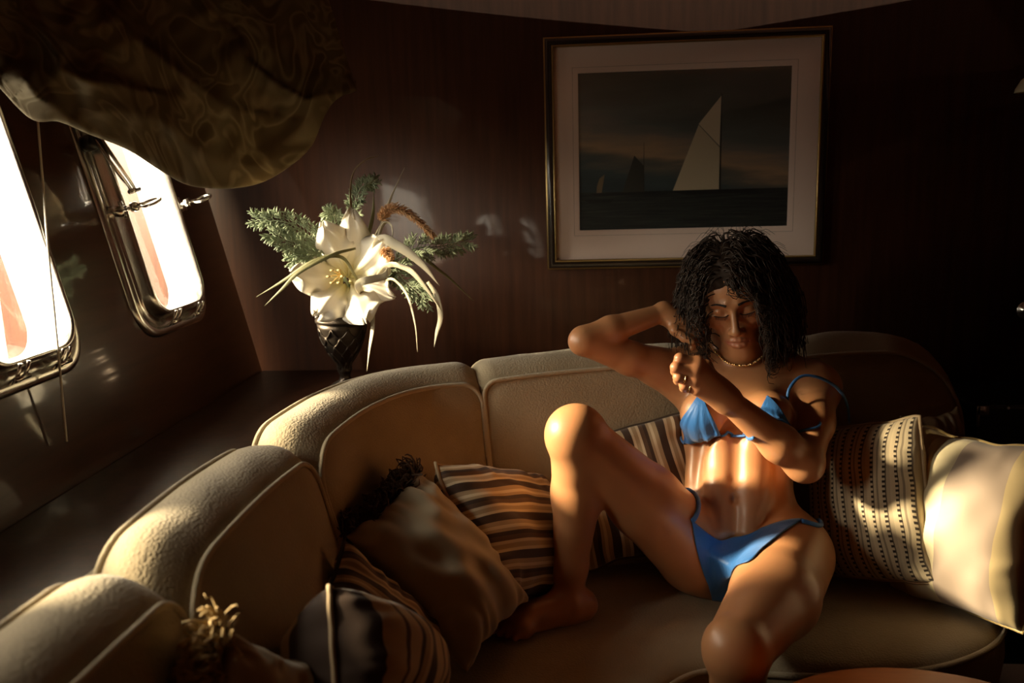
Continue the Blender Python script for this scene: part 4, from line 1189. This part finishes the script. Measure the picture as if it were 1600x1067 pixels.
# ---- bikini, laid on the skin
M['blue'] = mat('blue_swim_fabric', (.018, .135, .42), .5, Sheen_Weight=.25)
_nt = M['blue'].node_tree; _n = noise(_nt, mapping(_nt, 'Object', (90, 90, 14)), 1.5, 3); bump(_nt, _n.outputs[0], .35, .003)
def toward(px, py, y0=1.4):
    """first point of the body along a sight line"""
    d = unit(ray(px, py)); p = CAM+d*(y0/d[1])
    for _ in range(60):
        s = BD.eval(p[None])[0]
        if s < .0008: break
        p = p+d*max(.0004, s*.8)
    return p
def panel(name, edgeA, edgeB, par, nrow=26, ncol=22, off=.0030, thick=.002, gather=0.):
    """cloth between two edge curves (3d polylines), draped on the body"""
    a = spline(edgeA, nrow); b = spline(edgeB, nrow)
    t = np.linspace(0, 1, ncol)
    P = a[:, None]*(1-t)[None, :, None]+b[:, None]*t[None, :, None]
    P = BD.onto(P.reshape(-1, 3), off, 8).reshape(nrow, ncol, 3)
    if gather:
        g = BD.grad(P.reshape(-1, 3)).reshape(P.shape)
        u = np.linspace(0, 1, nrow)[:, None]
        P = P+g*(gather*(np.sin(t[None]*26+3*u)+.6*np.sin(t[None]*43+1.+5*u))*np.clip(u-.25, 0, 1)**1.2)[..., None]
    fs = [(i*ncol+j, i*ncol+j+1, (i+1)*ncol+j+1, (i+1)*ncol+j) for i in range(nrow-1) for j in range(ncol-1)]
    o = mk(name, P.reshape(-1, 3), fs, M['blue'], par)
    m_ = o.modifiers.new('t', 'SOLIDIFY'); m_.thickness = thick; m_.offset = 0
    return o, P
apx = BD.onto(at(1093, 608, y=1.80)[None], .004)[0]
cupR, PR = panel('bikini_cup', [apx-tx*.0025, toward(1078, 640), toward(1067, 665), toward(1071, 693)],
                 [apx+tx*.0025, toward(1105, 638), toward(1116, 660), toward(1127, 682)], person, gather=.0035, off=.0055)
cupL, PL_ = panel('bikini_cup', [BD.onto((brL+tf*.045+A([-.002, 0, .062]))[None])[0], BD.onto((brL+tf*.06+tx*-.03)[None])[0], BD.onto((brL+tf*.05+tx*-.052+A([0, 0, -.045]))[None])[0]],
                  [BD.onto((brL+tf*.045+A([.002, 0, .062]))[None])[0], BD.onto((brL+tf*.05+tx*.045+A([0, 0, .01]))[None])[0], BD.onto((brL+tf*.04+tx*.052+A([0, 0, -.045]))[None])[0]], person, gather=.002, off=.005)
def strap(pts, n=30, r=.0028, on=True, name='strap', par=None):
    P = spline(pts, n)
    if on: P = BD.onto(P, r*.8, 6)
    return MB().tube(P, r, 8).build(name, M['blue'], par)
strap([PR[-1, -1], toward(1145, 681), toward(1178, 682), PL_[-1, 0]], par=cupR)
strap([PR[-1, 0], PR[-1, 0]+A([-.015, .05, .0]), ribs+tx*-.125+A([0, .02, -.01]), ribs+tx*-.11-tf*.05], par=cupR)
strap([PL_[-1, -1], PL_[-1, -1]+tx*.04-tf*.03, ribs+tx*.12-tf*.03], par=cupL)
strap([PR[0, 0], PR[0, 0]*.5+J(1095, 600, 1.694)*.5+A([0, 0, .004]), J(1095, 600, 1.694)], on=False, n=8, par=cupR)
# the slipped shoulder strap loops out over the upper arm
a0 = PL_[0, 0]
strap([a0, J(1226, 640, 1.80), J(1233, 608, 1.815), J(1252, 588, 1.83), J(1280, 590, 1.835), J(1308, 606, 1.85), J(1323, 630, 1.87), J(1327, 660, 1.90)], on=False, n=40, r=.0034, par=cupL)
# briefs: front panel, side bands
eA = [toward(1079, 812), toward(1086, 850), toward(1097, 890), at(1108, 918, y=1.668), at(1113, 938, y=1.690)]
eB = [toward(1252, 815), toward(1205, 848), toward(1168, 880), at(1142, 910, y=1.664), at(1128, 940, y=1.690)]
tA = spline([toward(1079, 812), toward(1100, 830), toward(1125, 844), toward(1165, 836), toward(1210, 820), toward(1254, 812)], 40)
def briefs():
    na, nb = 34, 40
    a = spline(eA, na); b = spline(eB, na); rows = []
    for i in range(na):
        u = i/(na-1.); t = np.linspace(0, 1, nb)[:, None]
        flatrow = a[i]*(1-t)+b[i]*t
        row0 = a[0]*(1-t)+b[0]*t
        rows.append(flatrow+(tA-row0)*(1-u)**3.0)
    R0 = np.array(rows).reshape(-1, 3); P = BD.onto(R0, .0036, 8)
    w_ = np.repeat(np.clip((np.linspace(0, 1, na)-.62)/.2, 0, 1), nb)[:, None]        # the lowest rows hang free between the thighs
    P = P*(1-w_)+R0*w_
    G = P.reshape(na, nb, 3)
    for _ in range(14):                                                                  # stretch the cloth smooth
        G[1:-1, 1:-1] = .5*G[1:-1, 1:-1]+.125*(G[:-2, 1:-1]+G[2:, 1:-1]+G[1:-1, :-2]+G[1:-1, 2:])
    P = G.reshape(-1, 3); dd = BD.eval(P); P = P+BD.grad(P)*(np.clip(.003-dd, 0, .012)*(1-w_[:, 0]))[:, None]
    fs = [(i*nb+j, i*nb+j+1, (i+1)*nb+j+1, (i+1)*nb+j) for i in range(na-1) for j in range(nb-1)]
    o = mk('bikini_bottom', P, fs, M['blue'], person); m_ = o.modifiers.new('t', 'SOLIDIFY'); m_.thickness = .0022; m_.offset = 0
    return o
bb = briefs()
strap([toward(1252, 816), hipL+A([.075, -.02, .085]), hipL+A([.095, .04, .08])], par=bb, r=.005)
strap([toward(1080, 814), hipR+A([-.07, .01, .085]), hipR+A([-.08, .06, .075])], par=bb, r=.005)

# ---- jewellery she wears
gold = mat('gold', (.85, .62, .30), .2, 1.0)
nk = [BD.onto(p_[None], .004)[0] for p_ in spline([toward(1119, 548), toward(1132, 562), toward(1150, 568), toward(1172, 567), toward(1190, 556), toward(1203, 546)], 15)]
nl = MB()
for i in range(14):
    nl.tube([nk[i]*.9+nk[i+1]*.1, (nk[i]+nk[i+1])/2, nk[i]*.1+nk[i+1]*.9], [.0022, .0034, .0022], 8)
    nl.tube([nk[i]-hr*.0012, nk[i]+hr*.0012], .0036, 8)
nl.build('necklace', gold, person)
MB().tube([H(-.079, -.004, -.040)+.013*(math.cos(t)*hf+math.sin(t)*hu) for t in np.linspace(0, 2*PI, 24, endpoint=False)], .0018, 8, closed=True).build('earring', gold, person)
for i in (2, 3):
    c_ = mcp[i]*.35+pip[i]*.65; ax_ = unit(pip[i]-mcp[i]); e1 = unit(np.cross(ax_, A([0, 0, 1.]))); e2 = np.cross(ax_, e1)
    MB().tube([c_+.0104*(math.cos(t)*e1+math.sin(t)*e2) for t in np.linspace(0, 2*PI, 24, endpoint=False)], .0019, 8, closed=True).build('finger_ring', gold, person)
